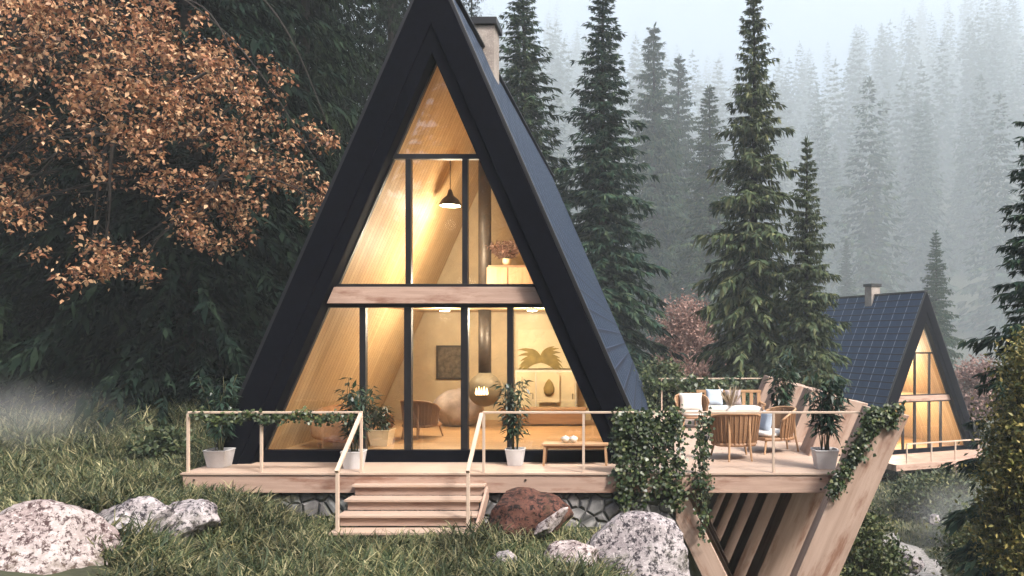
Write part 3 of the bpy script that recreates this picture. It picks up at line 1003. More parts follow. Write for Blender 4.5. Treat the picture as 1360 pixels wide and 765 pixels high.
def cushion(label, loc, size, rot, mat):
    t = thing('cushion', label, 'cushion', loc)
    t.rotation_euler = rot
    m = MB()
    n = 12
    b = 0
    idx = {}
    for side in (1, -1):
        for i in range(n + 1):
            for j in range(n + 1):
                u_, v_ = i / n * 2 - 1, j / n * 2 - 1
                pin = 1 - .10 * (1 - v_ * v_) * abs(u_) - 0
                pin2 = 1 - .10 * (1 - u_ * u_) * abs(v_)
                th = (max(0, 1 - u_ ** 4) * max(0, 1 - v_ ** 4)) ** .5
                m.v.append(Vector((u_ * size[0] / 2 * pin, side * th * size[1] / 2, v_ * size[2] / 2 * pin2)))
        for i in range(n):
            for j in range(n):
                a = b + i * (n + 1) + j
                m.face((a, a + 1, a + n + 2, a + n + 1))
        b += (n + 1) ** 2
    m.build('cover', mat, t, smooth=True)
    MB().tube([(-size[0] * .5, 0, -size[2] * .5), (0, 0, -size[2] * .44), (size[0] * .5, 0, -size[2] * .5)], .006, 5).build('piping', M['greycushion'], t)
    return t


cushion('pale blue square cushion standing in the armchair that is turned side-on', (2.48, 15.58, .60), (.46, .16, .42), (R(-15), 0, R(-75)), M['bluecushion'])
cushion('off white cushion standing in the armchair by the back rail', (1.28, 19.92, .62), (.60, .18, .48), (R(-14), 0, R(5)), M['cushion'])

t = thing('outdoor_sofa', 'wide wooden outdoor sofa with pale cushions behind the armchairs', 'sofa', (2.35, 20.6, .001), R(0))
MB().box((0, 0, .26), (1.7, .72, .06)).build('seat_frame', M['benchwood'], t, bevel=.008)
rounded(MB(), (0, -.02, .38), (1.62, .70, .18), 5).build('seat_pad', M['cushion'], t, smooth=True)
for k in range(9): MB().box((-.8 + .2 * k, .36, .52), (.09, .03, .56)).build('back_slat', M['benchwood'], t)
MB().box((0, .36, .82), (1.72, .05, .07)).build('top_rail', M['benchwood'], t, bevel=.006)
for sx in (-1, 1):
    MB().box((sx * .85, 0, .52), (.06, .74, .06)).build('armrest', M['benchwood'], t, bevel=.006)
    for sy in (-1, 1): MB().box((sx * .82, sy * .33, .25), (.05, .05, .5)).build('leg', M['benchwood'], t)
cushion('pale blue cushion propped up on the wide outdoor sofa', (1.95, 20.75, .68), (.46, .16, .44), (R(-14), 0, R(-6)), M['bluecushion'])
cushion('dark grey cushion propped up on the wide outdoor sofa', (2.45, 20.75, .67), (.44, .16, .42), (R(-14), 0, R(8)), M['greycushion'])

t = thing('coffee_table', 'low round wooden table between the outdoor seats', 'table', (1.95, 17.6, .001))
MB().lathe((0, 0, .38), [(.46, 0), (.47, .02), (.46, .04)], 32).build('table_top', M['benchwood'], t)
for k in range(3):
    a = k * 2.094 + .4
    MB().tube([(.22 * math.cos(a), .22 * math.sin(a), .38), (.36 * math.cos(a), .36 * math.sin(a), 0)], [.025, .018], 8).build('leg', M['benchwood'], t)
t = thing('reed_vase', 'pale round vase of dry reeds on the low outdoor table', 'vase', (2.02, 17.55, .421))
MB().lathe((0, 0, 0), [(.06, 0), (.13, .08), (.14, .16), (.09, .24), (.05, .27), (.06, .30)], 22).build('body', M['cushion'], t, smooth=True)
rng = np.random.default_rng(8)
lv = Leaves()
n = 46
d = rdir(rng, n); d[:, 2] = np.abs(d[:, 2]) * .6 + 1.3
lv.add(np.tile([0, 0, .24], (n, 1)) + rng.normal(0, .012, (n, 3)), d, rdir(rng, n), rng.uniform(.3, .62, n), rng.uniform(.015, .04, n))
lv.build('reeds', M['dry'], t, mid=.8)

# ------------------------------------------------------------------ ivy
def ivy_lv(lv, st, path, n, leaf, rng, off=.07):
    P = np.array([tuple(p) for p in path], dtype=float)
    st.tube([tuple(p) for p in P], .006, 5)
    m = len(P) - 1
    f = rng.uniform(0, m, n); i = np.minimum(f.astype(int), m - 1)
    base = P[i] + (P[i + 1] - P[i]) * (f - i)[:, None] + rng.normal(0, off, (n, 3)) * [1, .8, 1]
    d = rdir(rng, n) * [1, .6, .6] + [0, -.15, -.55]
    N = rdir(rng, n) * .6 + [0, -1, .5]
    L = leaf * rng.uniform(.6, 1.3, n)
    lv.add(base, d, N, L, L * rng.uniform(.75, 1.05, n))


def ivy(label, paths, n, leaf, seed, off=.07, mat='ivy'):
    rng = np.random.default_rng(seed)
    p0 = Vector(paths[0][0])
    t = thing('ivy', label, 'climbing plant', p0)
    lv = Leaves(); st = MB()
    for p in paths:
        ivy_lv(lv, st, [Vector(q) - p0 for q in p], n, leaf, rng, off)
    st.build('stem', M['stem'], t)
    lv.build('foliage', M[mat], t, mid=.38, fold=.12, curl=.1)
    return t


rng = np.random.default_rng(21)


def garland(x0, x1, y, z, sag, n=26):
    return [Vector((x0 + (x1 - x0) * s_, y + .03 * math.sin(s_ * 50), z + .02 * math.sin(s_ * 37) - sag * abs(math.sin(s_ * 9)))) for s_ in np.linspace(0, 1, n)]


ivy('dark ivy wound along the rail beyond the stairs', [garland(-7.45, -4.75, FY, 1.0, .06), garland(-7.3, -5.0, FY - .02, .98, .10)], 470, .062, 31, .04)
# broad curtain over the front rail and fascia
paths = []
for k in range(23):
    x = -.38 + 1.02 * k / 22 + rng.normal(0, .03)
    z1 = (rng.uniform(-1.05, -.15) if x < .40 else rng.uniform(-.75, .35)) if k % 5 else rng.uniform(.1, .6)
    if x < -.1: z1 = max(z1, -.75 + .2 * rng.uniform())
    z = 1.02; p = []
    xx, yy = x, 13.08
    while z > z1:
        p.append(Vector((xx, yy + rng.normal(0, .02), z))); z -= .14; xx += rng.normal(0, .03)
    paths.append(p)
ivy('thick ivy curtain hanging over the front rail beside the cabin roof', paths, 150, .066, 32, .06)
paths = []
for k in range(6):
    x = .98 + .18 * k / 5; z = 1.0; p = []; xx = x; z1 = rng.uniform(-.9, -.2) if k not in (2, 3) else -1.15
    while z > z1:
        p.append(Vector((xx, 13.06 + rng.normal(0, .02), z))); z -= .14; xx += rng.normal(0, .02)
    paths.append(p)
ivy('narrow ivy strand hanging from the front rail next to the slatted armchair', paths, 85, .066, 33, .045)
ivy('leafy garland along the rail at the back of the deck', [garland(.2, 3.9, 24.0, 1.0, .08), garland(.2, 2.6, 23.97, .95, .14)], 330, .12, 34, .07)
paths = []
for k in range(12):
    s0 = rng.uniform(-.12, .16)
    p = []
    for s_ in np.linspace(0, 1, 9):
        z = 1.08 - 1.45 * s_ * rng.uniform(.85, 1.0)
        x = 3.39 + .435 * (z + .38) - .36 + .22 * rng.uniform(0, 1) * (1 - s_) + s0 * (1 - .7 * s_)
        p.append(Vector((x, 12.68 + rng.normal(0, .015), z)))
    paths.append(p)
for k in range(7):
    p = []
    for s_ in np.linspace(0, 1, 5):
        z = 1.14 - .3 * s_; p.append(Vector((3.72 + .08 * k - .12 * s_, 12.70, z)))
    paths.append(p)
ivy('ivy creeping down the face of the big slanted deck post', paths, 80, .062, 35, .05)

# ------------------------------------------------------------------ rocks
def rock(name, label, c, rad, seed, mat, planes=13, rough=.10, rot=0, cat='boulder', group=None, lo=.62):
    rng = np.random.default_rng(seed)
    bm = bmesh.new()
    bmesh.ops.create_icosphere(bm, subdivisions=5, radius=1.0)
    ns = unit(rng.normal(size=(planes, 3))); ds = rng.uniform(lo, .92, planes)
    V = np.array([v.co[:] for v in bm.verts])
    for n_, d_ in zip(ns, ds):
        dd = V @ n_ - d_
        k = np.maximum(dd, 0) * .985
        V = V - k[:, None] * n_
    off = Vector(tuple(rng.uniform(-50, 50, 3)))
    for v, p in zip(bm.verts, V):
        q = Vector(p)
        f = mnoise.fractal(q * 1.7 + off, .9, 2.1, 5) * rough + mnoise.ridged_multi_fractal(q * 3.2 + off, .8, 2.2, 4, 1.0, 2.0) * rough * .32 - rough * .3
        q = q * (1 + f)
        v.co = Vector((q.x * rad[0], q.y * rad[1], q.z * rad[2]))
    me = bpy.data.meshes.new(name); bm.to_mesh(me); bm.free()
    o = link(name, me, mat, smooth=True)
    o.location = c; o.rotation_euler = (rng.uniform(-.15, .15), rng.uniform(-.15, .15), rot)
    tag(o, label, cat, group)
    return o


rock('boulder', 'huge pink speckled boulder cut off by the picture edge in the grass', W(46, 760, 9.4), (.98, .75, .80), 41, M['rockred'], rough=.08)
rock('boulder', 'grey white boulder in the grass just behind the huge pink one', W(176, 700, 11.0), (.64, .45, .44), 42, M['rock'])
rock('boulder', 'small pale boulder in the grass at the end of the row of three', W(248, 692, 11.3), (.46, .36, .33), 43, M['rock'], rough=.12)
rock('boulder', 'big tilted pale boulder with dark speckles in front of the deck supports', W(842, 750, 11.4), (.92, .7, .80), 44, M['rock'], planes=11, rough=.06, rot=.35, lo=.55)
rock('boulder', 'low pinkish boulder between the steps and the tilted speckled boulder', W(762, 757, 10.9), (.52, .42, .40), 45, M['rockred'])
rock('boulder', 'rust brown boulder overhanging under the deck beside the steps', W(694, 700, 12.5), (.82, .5, .60), 46, M['rockbrown'], planes=9, rough=.09, lo=.6)
rock('boulder', 'thin broken pale slab leaning against the rust brown boulder', W(728, 697, 12.02), (.36, .14, .12), 47, M['rockred'], planes=16).rotation_euler = (0, R(-40), .1)
rock('stone', 'flat pale stone half buried in the grass below the steps', W(674, 746, 10.9), (.21, .18, .17), 48, M['rock'], cat='stone')
rock('stone', 'small white stone on the valley slope beside the path', W(1240, 690, 27.0), (.22, .2, .2), 49, M['rock'], cat='stone')
rock('stone', 'grey stone at the edge of the valley path', W(1205, 748, 23.0), (.5, .4, .3), 50, M['rock'], cat='stone')

# ------------------------------------------------------------------ grass
def blades(P, H, Wd, lean, rng):
    n = len(P)
    a = rng.uniform(0, 2 * math.pi, n)
    d = np.stack([np.cos(a), np.sin(a), np.zeros(n)], -1)
    s = np.stack([-np.sin(a), np.cos(a), np.zeros(n)], -1)
    a2 = rng.normal(0, .9, n)
    s = s * np.cos(a2)[:, None] + d * np.sin(a2)[:, None]
    V = np.empty((n, 7, 3))
    for j, (t, w_) in enumerate(((0, .8), (.45, 1.0), (.8, .6))):
        c_ = P + d * (lean * H * t ** 2)[:, None] + np.array([0, 0, 1]) * (H * (t - .42 * lean * t ** 2.4))[:, None]
        V[:, 2 * j] = c_ - s * (Wd * w_ / 2)[:, None]
        V[:, 2 * j + 1] = c_ + s * (Wd * w_ / 2)[:, None]
    V[:, 6] = P + d * (lean * H)[:, None] + np.array([0, 0, 1]) * (H * (1 - .42 * lean))[:, None]
    b = (np.arange(n) * 7)[:, None]
    q = np.concatenate([b + [0, 1, 3, 2], b + [2, 3, 5, 4], b + [4, 5, 6, 6]], 0)
    return V.reshape(-1, 3), q


rng = np.random.default_rng(77)


def scatter(n, x0, x1, y0, y1, keep):
    x = rng.uniform(x0, x1, n); y = rng.uniform(y0, y1, n)
    m = keep(x, y)
    return x[m], y[m]


def keep_near(x, y):
    u = x / y
    ok = (u > -.86) & (u < .05 + .0 * y)
    ok &= ~((x > -7.75) & (y > 13.05) & (x < 4))
    ok &= ~((x > -4.80) & (x < -2.50) & (y > 12.0))
    ok &= ~((x > -2.5) & (y > 12.4))
    ok &= ~((x < -6.1) & (y < 9.5))
    ok &= ~(((x + 7.2) ** 2 + ((y - 10.6) * 1.6) ** 2 < .42) | ((x + 6.5) ** 2 + ((y - 10.9) * 1.6) ** 2 < .25))
    return ok


allV, allF, nv = [], [], 0


def add_blades(x, y, h0, h1_, w0, w1, tuft=.0):
    global nv
    cl = np.array([mnoise.noise(Vector((a * .9, b_ * .9, 3.1))) for a, b_ in zip(x, y)])
    z = gz(x, y) - .02
    n = len(x)
    H = rng.uniform(h0, h1_, n) * (1 + .45 * cl)
    V, q = blades(np.stack([x, y, z], -1), H, rng.uniform(w0, w1, n), rng.uniform(.25, 1.25, n), rng)
    allV.append(V); allF.append(q + nv); nv += len(V)


x, y = scatter(90000, -13, 1.2, 8.6, 17, keep_near); add_blades(x, y, .16, .52, .012, .026)
x, y = scatter(22000, -13, 1.2, 8.6, 16, keep_near); add_blades(x, y, .14, .40, .03, .06)
x, y = scatter(52000, -24, -7.6, 15, 26, lambda x, y: (x / y > -.9)); add_blades(x, y, .30, .70, .014, .030)
keep_r = lambda x, y: (x / y > .02) & (x / y < .55) & ~((np.abs(x - np.interp(y, [p[1] for p in pc], [p[0] for p in pc])) < .75) & (y < 31.5))
x, y = scatter(52000, .6, 26, 15, 43, keep_r); add_blades(x, y, .12, .34, .022, .05)
Vv = np.concatenate(allV); Ff = np.concatenate(allF)
tag(link('grass', np_mesh('grass', Vv, Ff), M['grass']), 'shaggy olive grass and weeds covering the slope around the cabin', 'grass', kind='stuff')

# ------------------------------------------------------------------ trees
def conifer(H, Rr, seed, levels, per, tw, t0=.04, blade=1.0, fan=1, hang=.5, exp=.8, tl=1.0, lay=.16):
    rng = np.random.default_rng(seed)
    lv = Leaves()
    for i in range(levels):
        t = t0 + (1 - t0) * (i / levels) ** 1.05
        prof = Rr * (1 - t) ** exp * (1 + lay * math.sin(i * 1.7 + seed) + rng.uniform(-.1, .1)) + .05 * Rr
        k = per if t < .8 else max(4, per - 2)
        for j in range(k):
            a = 2 * math.pi * (j + rng.uniform(-.4, .4)) / k + i * 1.3
            L = prof * rng.uniform(.66, 1.14)
            dirv = np.array([math.cos(a), math.sin(a), 0]); perp = np.array([-math.sin(a), math.cos(a), 0])
            pitch = -.28 + .75 * t + rng.normal(0, .08); droop = .55 * (1 - t) + .12
            n = max(4, int(tw * (.35 + .65 * L / Rr)))
            s_ = np.sort(rng.uniform(.08, 1.0, n))
            z = H * t + rng.normal(0, .004 * H)
            sp = dirv * (L * s_)[:, None] + np.array([0, 0, 1]) * (z + L * (pitch * s_ - droop * s_ ** 2 + .35 * droop * s_ ** 4))[:, None]
            for side in (-1, 1, 0):
                if side:
                    d = dirv * rng.uniform(.4, .9, n)[:, None] + perp * side * (rng.uniform(.35, .95, n) * (1.1 - .5 * s_))[:, None]
                    d = d + np.array([0, 0, 1]) * (-rng.uniform(.05, .55, n) - hang * (1 - t) * .5)[:, None]
                    ll = (L * .34 * (1.05 - .55 * s_) * rng.uniform(.6, 1.25, n) + .018 * H * .5) * tl
                else:
                    d = dirv * .35 + rng.normal(0, .15, (n, 3)) + np.array([0, 0, -1.0]) * (hang + .2)
                    ll = (L * .24 * rng.uniform(.5, 1.1, n) + .012 * H * .5) * (.5 + hang) * (.4 + .6 * tl)
                for q in range(fan):
                    dd = d + rng.normal(0, .22, (n, 3)) if fan > 1 else d
                    lv.add(sp + rng.normal(0, .012 * L, (n, 3)), dd, rdir(rng, n) * .7 + np.array([0, 0, 1]), ll, ll * rng.uniform(.16, .30, n) * blade)
    n = 14
    zz = H * rng.uniform(.95, .99, n)
    lv.add(np.stack([np.zeros(n), np.zeros(n), zz], -1), rdir(rng, n) * .4 + [0, 0, 1], rdir(rng, n), np.full(n, .02 * H), np.full(n, .004 * H))
    P, D, N, L, Wd = [np.concatenate([x[i] for x in lv.a]) for i in range(5)]
    V, Fq = kites(P, D, N, L, Wd)
    return np_mesh('crown', V, Fq)


def trunk_mesh(H, r):
    m = MB().tube([(0, 0, -1.0), (0, 0, H * .4), (.02 * H * .2, 0, H * .75), (0, 0, H * .985)], [r, r * .7, r * .35, .02], 9)
    me = bpy.data.meshes.new('trunk')
    me.from_pydata([tuple(v) for v in m.v], [], m.f)
    me.materials.append(M['bark'])
    return me


PROTO = {}


def proto(key, mat, *a, **k):
    me = conifer(*a, **k); me.materials.append(M[mat])
    PROTO[key] = (me, trunk_mesh(a[0], a[0] * .011), a[0], a[1])


# unit trees of 20 m
proto('spruceA', 'spruce', 20, 2.3, 101, 56, 12, 27, t0=.03, fan=1, hang=.6, tl=.72, lay=.26)
proto('spruceB', 'spruce', 20, 2.2, 102, 52, 12, 27, t0=.03, hang=.75, exp=.75, tl=.72, lay=.26)
proto('oliveA', 'olivespruce', 20, 2.3, 103, 56, 12, 27, t0=.03, hang=.75, exp=.8, tl=.72, lay=.26)
proto('darkA', 'shadedspruce', 20, 3.3, 104, 84, 10, 44, t0=.015, hang=.35, tl=.24, blade=.9)
proto('darkB', 'shadedspruce', 20, 3.1, 105, 64, 11, 48, t0=.015, hang=.45, exp=.7, tl=.26, blade=.9)
PROTO_MID = {}
for i, sd in enumerate((111, 112)):
    me = conifer(20, 2.4, sd, 40, 7, 8, t0=.02, blade=1.5, hang=.6, exp=.75); me.materials.append(M['spruce'])
    PROTO_MID[i] = me
PROTO_FAR = []
for sd in (121, 122, 123):
    me = conifer(20, 2.7, sd, 24, 5, 4, t0=.0, blade=2.4, hang=.5, exp=.75); me.materials.append(M['spruce'])
    PROTO_FAR.append(me)


def tree(key, label, loc, H, widen=1.0, rz=0.0, group=None):
    cm, tm, h0, r0 = PROTO[key]
    t = thing('spruce_tree', label, 'tree', loc, rz, group)
    s = H / h0
    t.scale = (s * widen, s * widen, s)
    for nm, me in (('crown', cm), ('trunk', tm)):
        o = bpy.data.objects.new(nm, me); COL.objects.link(o); o.parent = t
    return t


def tree_px(key, label, px, ytop, Y, widen=1.0, rz=0, zb=None, group=None):
    p = W(px, ytop, Y)
    z = zg(p.x, p.y) - .1 if zb is None else zb
    return tree(key, label, (p.x, p.y, z), p.z - z, widen, rz, group)


tree_px('spruceA', 'tall dark green spruce directly behind the cabin chimney', 694, -45, 41, 1.4, .3)
tree_px('spruceA', 'tall layered spruce between the cabin roof and the paler trees', 801, -28, 39, 1.42, 2.0)
tree_px('oliveA', 'tallest olive green spruce above the outdoor seats', 1001, -22, 37, 1.12, 1.0)
tree_px('oliveA', 'shorter pointed olive spruce beside the blue tiled roof', 1072, 182, 35, 1.06, 4.0)
tree_px('spruceB', 'slim pale spruce behind the layered spruce', 868, 32, 135, 1.35, 1.2)
tree_px('spruceB', 'thin hazy spruce with a ragged top between two taller ones', 902, 72, 160, 1.3, 2.6)
tree_px('spruceA', 'blue grey spruce left of the tallest olive spruce', 942, 112, 120, 1.45, .8)
tree_px('spruceB', 'small conical spruce standing behind the distant cabin', 1243, 306, 100, 1.35, .4)
tree_px('spruceB', 'faint spruce in the mist above the distant cabin chimney', 1162, 235, 300, 1.1, 3.0)
tree_px('spruceA', 'short misty spruce just above the ridge of the distant cabin', 1124, 318, 230, 1.1, 1.5)
tree_px('spruceA', 'bare pointed spruce whose branches reach in at the picture edge', 1388, 62, 18.5, 1.25, .9)
tree_px('spruceB', 'low spruce in the gap between cabin roof and layered spruce', 748, 205, 140, 1.1, .9)

# shadowy stand behind the autumn tree
rng = np.random.default_rng(9)
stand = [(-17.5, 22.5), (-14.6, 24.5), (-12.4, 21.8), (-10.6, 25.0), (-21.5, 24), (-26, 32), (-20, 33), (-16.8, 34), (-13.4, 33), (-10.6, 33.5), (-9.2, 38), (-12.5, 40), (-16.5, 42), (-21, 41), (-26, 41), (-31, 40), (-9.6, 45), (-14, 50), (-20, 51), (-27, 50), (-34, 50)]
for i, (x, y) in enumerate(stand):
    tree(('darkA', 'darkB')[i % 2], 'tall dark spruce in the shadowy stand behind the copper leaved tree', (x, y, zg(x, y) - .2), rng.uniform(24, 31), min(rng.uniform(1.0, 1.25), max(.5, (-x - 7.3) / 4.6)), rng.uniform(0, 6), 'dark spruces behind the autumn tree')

# unseen spruces added behind the viewpoint: mirror in glass, shade the near haze
rng = np.random.default_rng(19)
for i, (x, y) in enumerate([(-30, -12), (-23, -20), (-17, -14), (-11, -22), (-5, -17), (3, -13), (8, -9.5), (12.5, -6), (14, -14), (19, -9), (23, -17)]):
    tree(('spruceB', 'oliveA')[i % 2], 'spruce added behind the viewpoint to mirror in the cabin glass and shade the foreground', (x, y, zg(x, y) - .2), rng.uniform(26, 31), 1.8, rng.uniform(0, 6), 'spruces added behind the viewpoint')

# misty mid-distance and hillside trees
rng = np.random.default_rng(14)
n = 0
mid = 0
cnt = 0
while cnt < 270:
    u = rng.uniform(-.20, .54); Y = 285 + 880 * rng.uniform(0, 1) ** .8
    if Y < 420 and rng.uniform() < .3: continue
    x = u * Y
    if Y < 350 and -.02 < u < .22 and rng.uniform() < .6: continue
    far = Y > 480
    me = PROTO_FAR[cnt % 3] if far else PROTO_MID[cnt % 2]
    o = bpy.data.objects.new('hillside_spruce', me); COL.objects.link(o)
    H = rng.uniform(62, 112)
    s = H / 20
    wd = rng.uniform(1.1, 1.6)
    o.location = (x, Y, zg(x, Y) - .8); o.scale = (s * wd, s * wd, s); o.rotation_euler = (0, 0, rng.uniform(0, 6))
    tag(o, 'misty spruce in the forest fading into fog on the hillside', 'tree', 'spruces on the foggy hillside')
    cnt += 1

# the copper leaved tree
rng = np.random.default_rng(55)
tb = W(-70, 560, 18.0); tb.z = zg(tb.x, tb.y)
at = thing('autumn_tree', 'big tree with copper brown autumn leaves in front of the dark spruces', 'tree', tb)
lobes = [(60, 60, 110, 80, 60), (170, 90, 110, 85, 62), (40, 150, 90, 60, 34), (150, 180, 90, 60, 34), (250, 110, 70, 60, 30), (255, 190, 75, 55, 36), (330, 95, 34, 30, 9),
         (345, 175, 45, 30, 11), (360, 215, 48, 26, 14), (290, 240, 60, 45, 22), (270, 285, 55, 40, 16), (225, 260, 50, 40, 13), (310, 315, 24, 14, 6), (330, 130, 30, 30, 7),
         (28, 240, 34, 34, 19), (24, 285, 24, 16, 10), (120, 335, 44, 16, 9), (175, 365, 34, 26, 11), (140, 355, 24, 12, 4), (435, 195, 22, 14, 5), (408, 240, 22, 30, 6), (20, 20, 80, 60, 26), (210, 40, 60, 40, 20), (150, 15, 90, 40, 26), (420, 262, 16, 22, 3)]
lv = Leaves(); br = MB()
big = []
lobes.sort(key=lambda l: -l[4])
trunk_pts = [Vector((0, 0, -.3)), Vector((.1, 0, 1.5)), Vector((.3, .1, 3.5)), Vector((.5, .0, 5.5)), Vector((.9, -.1, 7.5)), Vector((1.2, -.2, 10.5))]
MB().tube(trunk_pts, [.26, .21, .17, .14, .10, .05], 10).build('trunk', M['bark'], at, smooth=True)
for (cx, cy, rx, ry, ns) in lobes:
    dep = rng.uniform(16.4, 18.6)
    c_ = W(cx, cy, dep) - tb
    # limb from the trunk to the lobe
    zt = max(3.2, min(9.6, c_.z - .4 - .10 * math.hypot(c_.x, c_.y)))
    k = min(len(trunk_pts) - 2, max(0, int(np.searchsorted([p.z for p in trunk_pts], zt) - 1)))
    f = (zt - trunk_pts[k].z) / (trunk_pts[k + 1].z - trunk_pts[k].z)
    a = trunk_pts[k].lerp(trunk_pts[k + 1], f)
    if ns >= 20:
        big.append(c_)
    elif big:
        a = min(big, key=lambda q_: (q_ - c_).length)
    L = (c_ - a).length
    bow = rng.uniform(-.14, .16)
    pts = [a + (c_ - a) * s_ + Vector((rng.normal(0, .05 * L * .3), rng.normal(0, .05 * L * .3), (.10 + bow) * L * math.sin(math.pi * s_))) * (s_ > 0) for s_ in np.linspace(0, 1, 7)]
    br.tube(pts, [.045, .036, .028, .021, .016, .012, .008], 6)
    wscale = dep / F
    for s_ in range(max(3, int(ns * .66))):
        th = rng.uniform(0, 2 * math.pi); rr = math.sqrt(rng.uniform(0, 1)) ** 1.0
        p = c_ + Vector((rx * wscale * rr * math.cos(th), rng.normal(0, .35 + rx * wscale * .35), -ry * wscale * rr * math.sin(th)))
        tip = Vector(rng.normal(0, 1, 3)) * .35 + Vector((.10, -.15, .05))
        j = rng.integers(2, 7)
        br.tube([pts[j], pts[j].lerp(p, .55) + Vector(rng.normal(0, .06, 3)), p, p + tip * .8], [.008, .006, .004, .002], 4, caps=False)
        m = 46
        q = rng.uniform(-.25, 1, m)
        base = np.array(p) + np.array(tip)[None] * q[:, None] + rng.normal(0, .105, (m, 3))
        L_ = rng.uniform(.075, .145, m)
        d = rdir(rng, m) + [0, -.1, -.35]
        lv.add(base, d, rdir(rng, m) * .8 + [0, -.3, .6], L_, L_ * rng.uniform(.45, .7, m))
# bare twigs arching over to the cabin
for (x0, y0, x1, y1) in ((230, -10, 420, 215), (250, 0, 330, 130), (330, -20, 440, 180)):
    a = W(x0, y0, 16.8) - tb; b2 = W(x1, y1, 16.2) - tb
    br.tube([a.lerp(b2, s_) + Vector((0, 0, .5 * math.sin(math.pi * s_))) for s_ in np.linspace(0, 1, 9)], [.022 - .0018 * i for i in range(9)], 5)
br.build('limb', M['bark'], at)
lv.build('crown', M['autumn'], at, mid=.45, fold=.16, curl=.12)


# ------------------------------------------------------------------ bushes
def bush(name, label, loc, r, n_cl, per, leaf, seed, mat, cat='bush', up=.2, stem=True):
    rng = np.random.default_rng(seed)
    t = thing(name, label, cat, loc)
    lv = Leaves(); st = MB()
    for k in range(n_cl):
        d = rdir(rng, 1)[0]; d[2] = abs(d[2]) * 1.0 - .18
        rr = rng.uniform(.35, 1.05) ** .6
        c_ = np.array([d[0] * r[0] * rr, d[1] * r[1] * rr, r[2] * .45 + d[2] * r[2] * .62 * rr])
        if k % 3 == 0: st.tube([(0, 0, -.1), tuple(c_ * [.4, .4, .55]), tuple(c_)], [.03, .018, .006], 5)
        sz = .17 * min(r[0], r[2]) + .05
        base = c_ + rng.normal(0, 1, (per, 3)) * [sz, sz, sz * .75]
        L = leaf * rng.uniform(.6, 1.3, per)
        lv.add(base, rdir(rng, per) + [0, 0, up], rdir(rng, per) * .8 + [0, -.2, .8], L, L * rng.uniform(.4, .65, per))
    st.build('stem', M['bark'], t)
    lv.build('foliage', M[mat], t)
    return t


def gp(px, Y, x=None):
    X = (px - VX) * Y / F
    return Vector((X, Y, zg(X, Y)))


bush('bush', 'dark leafy bush under the deck behind the big slanted post', gp(1143, 16.5) + Vector((0, 0, .0)), (.95, .8, 2.7), 90, 90, .11, 61, 'bush')
bush('bush', 'tall golden green bush at the picture edge beside the distant cabin', gp(1374, 15.5), (.95, 1.0, 7.7), 330, 90, .10, 62, 'goldbush')
bush('bush', 'rounded green bush in the mist below the tall golden bush', gp(1330, 23.0), (1.5, 1.3, 2.6), 110, 90, .14, 63, 'bush')
bush('bush', 'loose green shrub in front of the distant cabin deck', gp(1262, 33), (1.6, 1.2, 1.7), 80, 80, .18, 64, 'bush')
bush('bush', 'low shrub on the slope left of the loose green shrub', gp(1222, 35), (1.1, 1.0, 1.3), 36, 70, .17, 65, 'bush')
bush('bush', 'spreading shrub beyond the valley path', gp(1300, 29), (1.7, 1.0, 1.5), 46, 80, .17, 66, 'bush')
bush('autumn_shrub', 'dusty pink autumn shrub between the hazy spruces behind the deck', gp(912, 46) + Vector((0, 0, 0)), (2.1, 1.6, 9.6), 150, 90, .20, 67, 'pinkleaf', 'shrub')
bush('autumn_shrub', 'dusty pink autumn shrub beside the gable of the distant cabin', gp(1298, 52), (2.2, 1.6, 5.6), 70, 80, .26, 68, 'pinkleaf', 'shrub')
bush('bush', 'leafy bush pushing up beside the lower edge of the cabin roof', (.9, 28.0, zg(.9, 28.0)), (1.0, .9, 2.6), 60, 100, .15, 69, 'bush')
bush('bush', 'dark bush behind the garlanded rail at the back of the deck', (3.4, 30.0, zg(3.4, 30.0)), (1.6, 1.2, 5.2), 90, 100, .15, 70, 'bush')
bush('bush', 'dark bush at the foot of the olive spruces behind the deck', (5.8, 31.5, zg(5.8, 31.5)), (1.7, 1.2, 5.0), 90, 100, .15, 71, 'bush')
bush('bush', 'small leafy plant in the grass beside the left end of the deck', gp(215, 15.2), (.5, .4, .7), 20, 60, .12, 72, 'bush')

# deck of the distant cabin
rot2 = Matrix.Rotation(H2R, 4, 'Z')
t = thing('cabin_deck', 'narrow pale deck with a thin rail in front of the distant cabin', 'deck', H2 + Vector((0, 0, -.02)), H2R)
MB().box((.3, -1.6, -.16), (9.4, 2.9, .32)).build('platform', M['beamwood'], t, bevel=.01)
rl = MB().bar((-3.6, -2.9, 1.0), (1.2, -2.9, 1.0), .07, .06)
rl.bar((1.2, -2.9, 1.0), (2.0, -3.7, .3), .07, .06)
rl.bar((2.6, -2.9, 1.0), (4.9, -2.9, 1.0), .07, .06)
rl.build('handrail', M['railwood'], t)
for x in (-3.6, -2.0, -.4, 1.2, 2.6, 4.9): MB().box((x, -2.9, .49), (.06, .06, .98)).build('post', M['railwood'], t)
for x in (-3.5, 0, 3.5): MB().box((x, -2.4, -1.0), (.25, .25, 1.6)).build('support_post', M['postwood'], t)

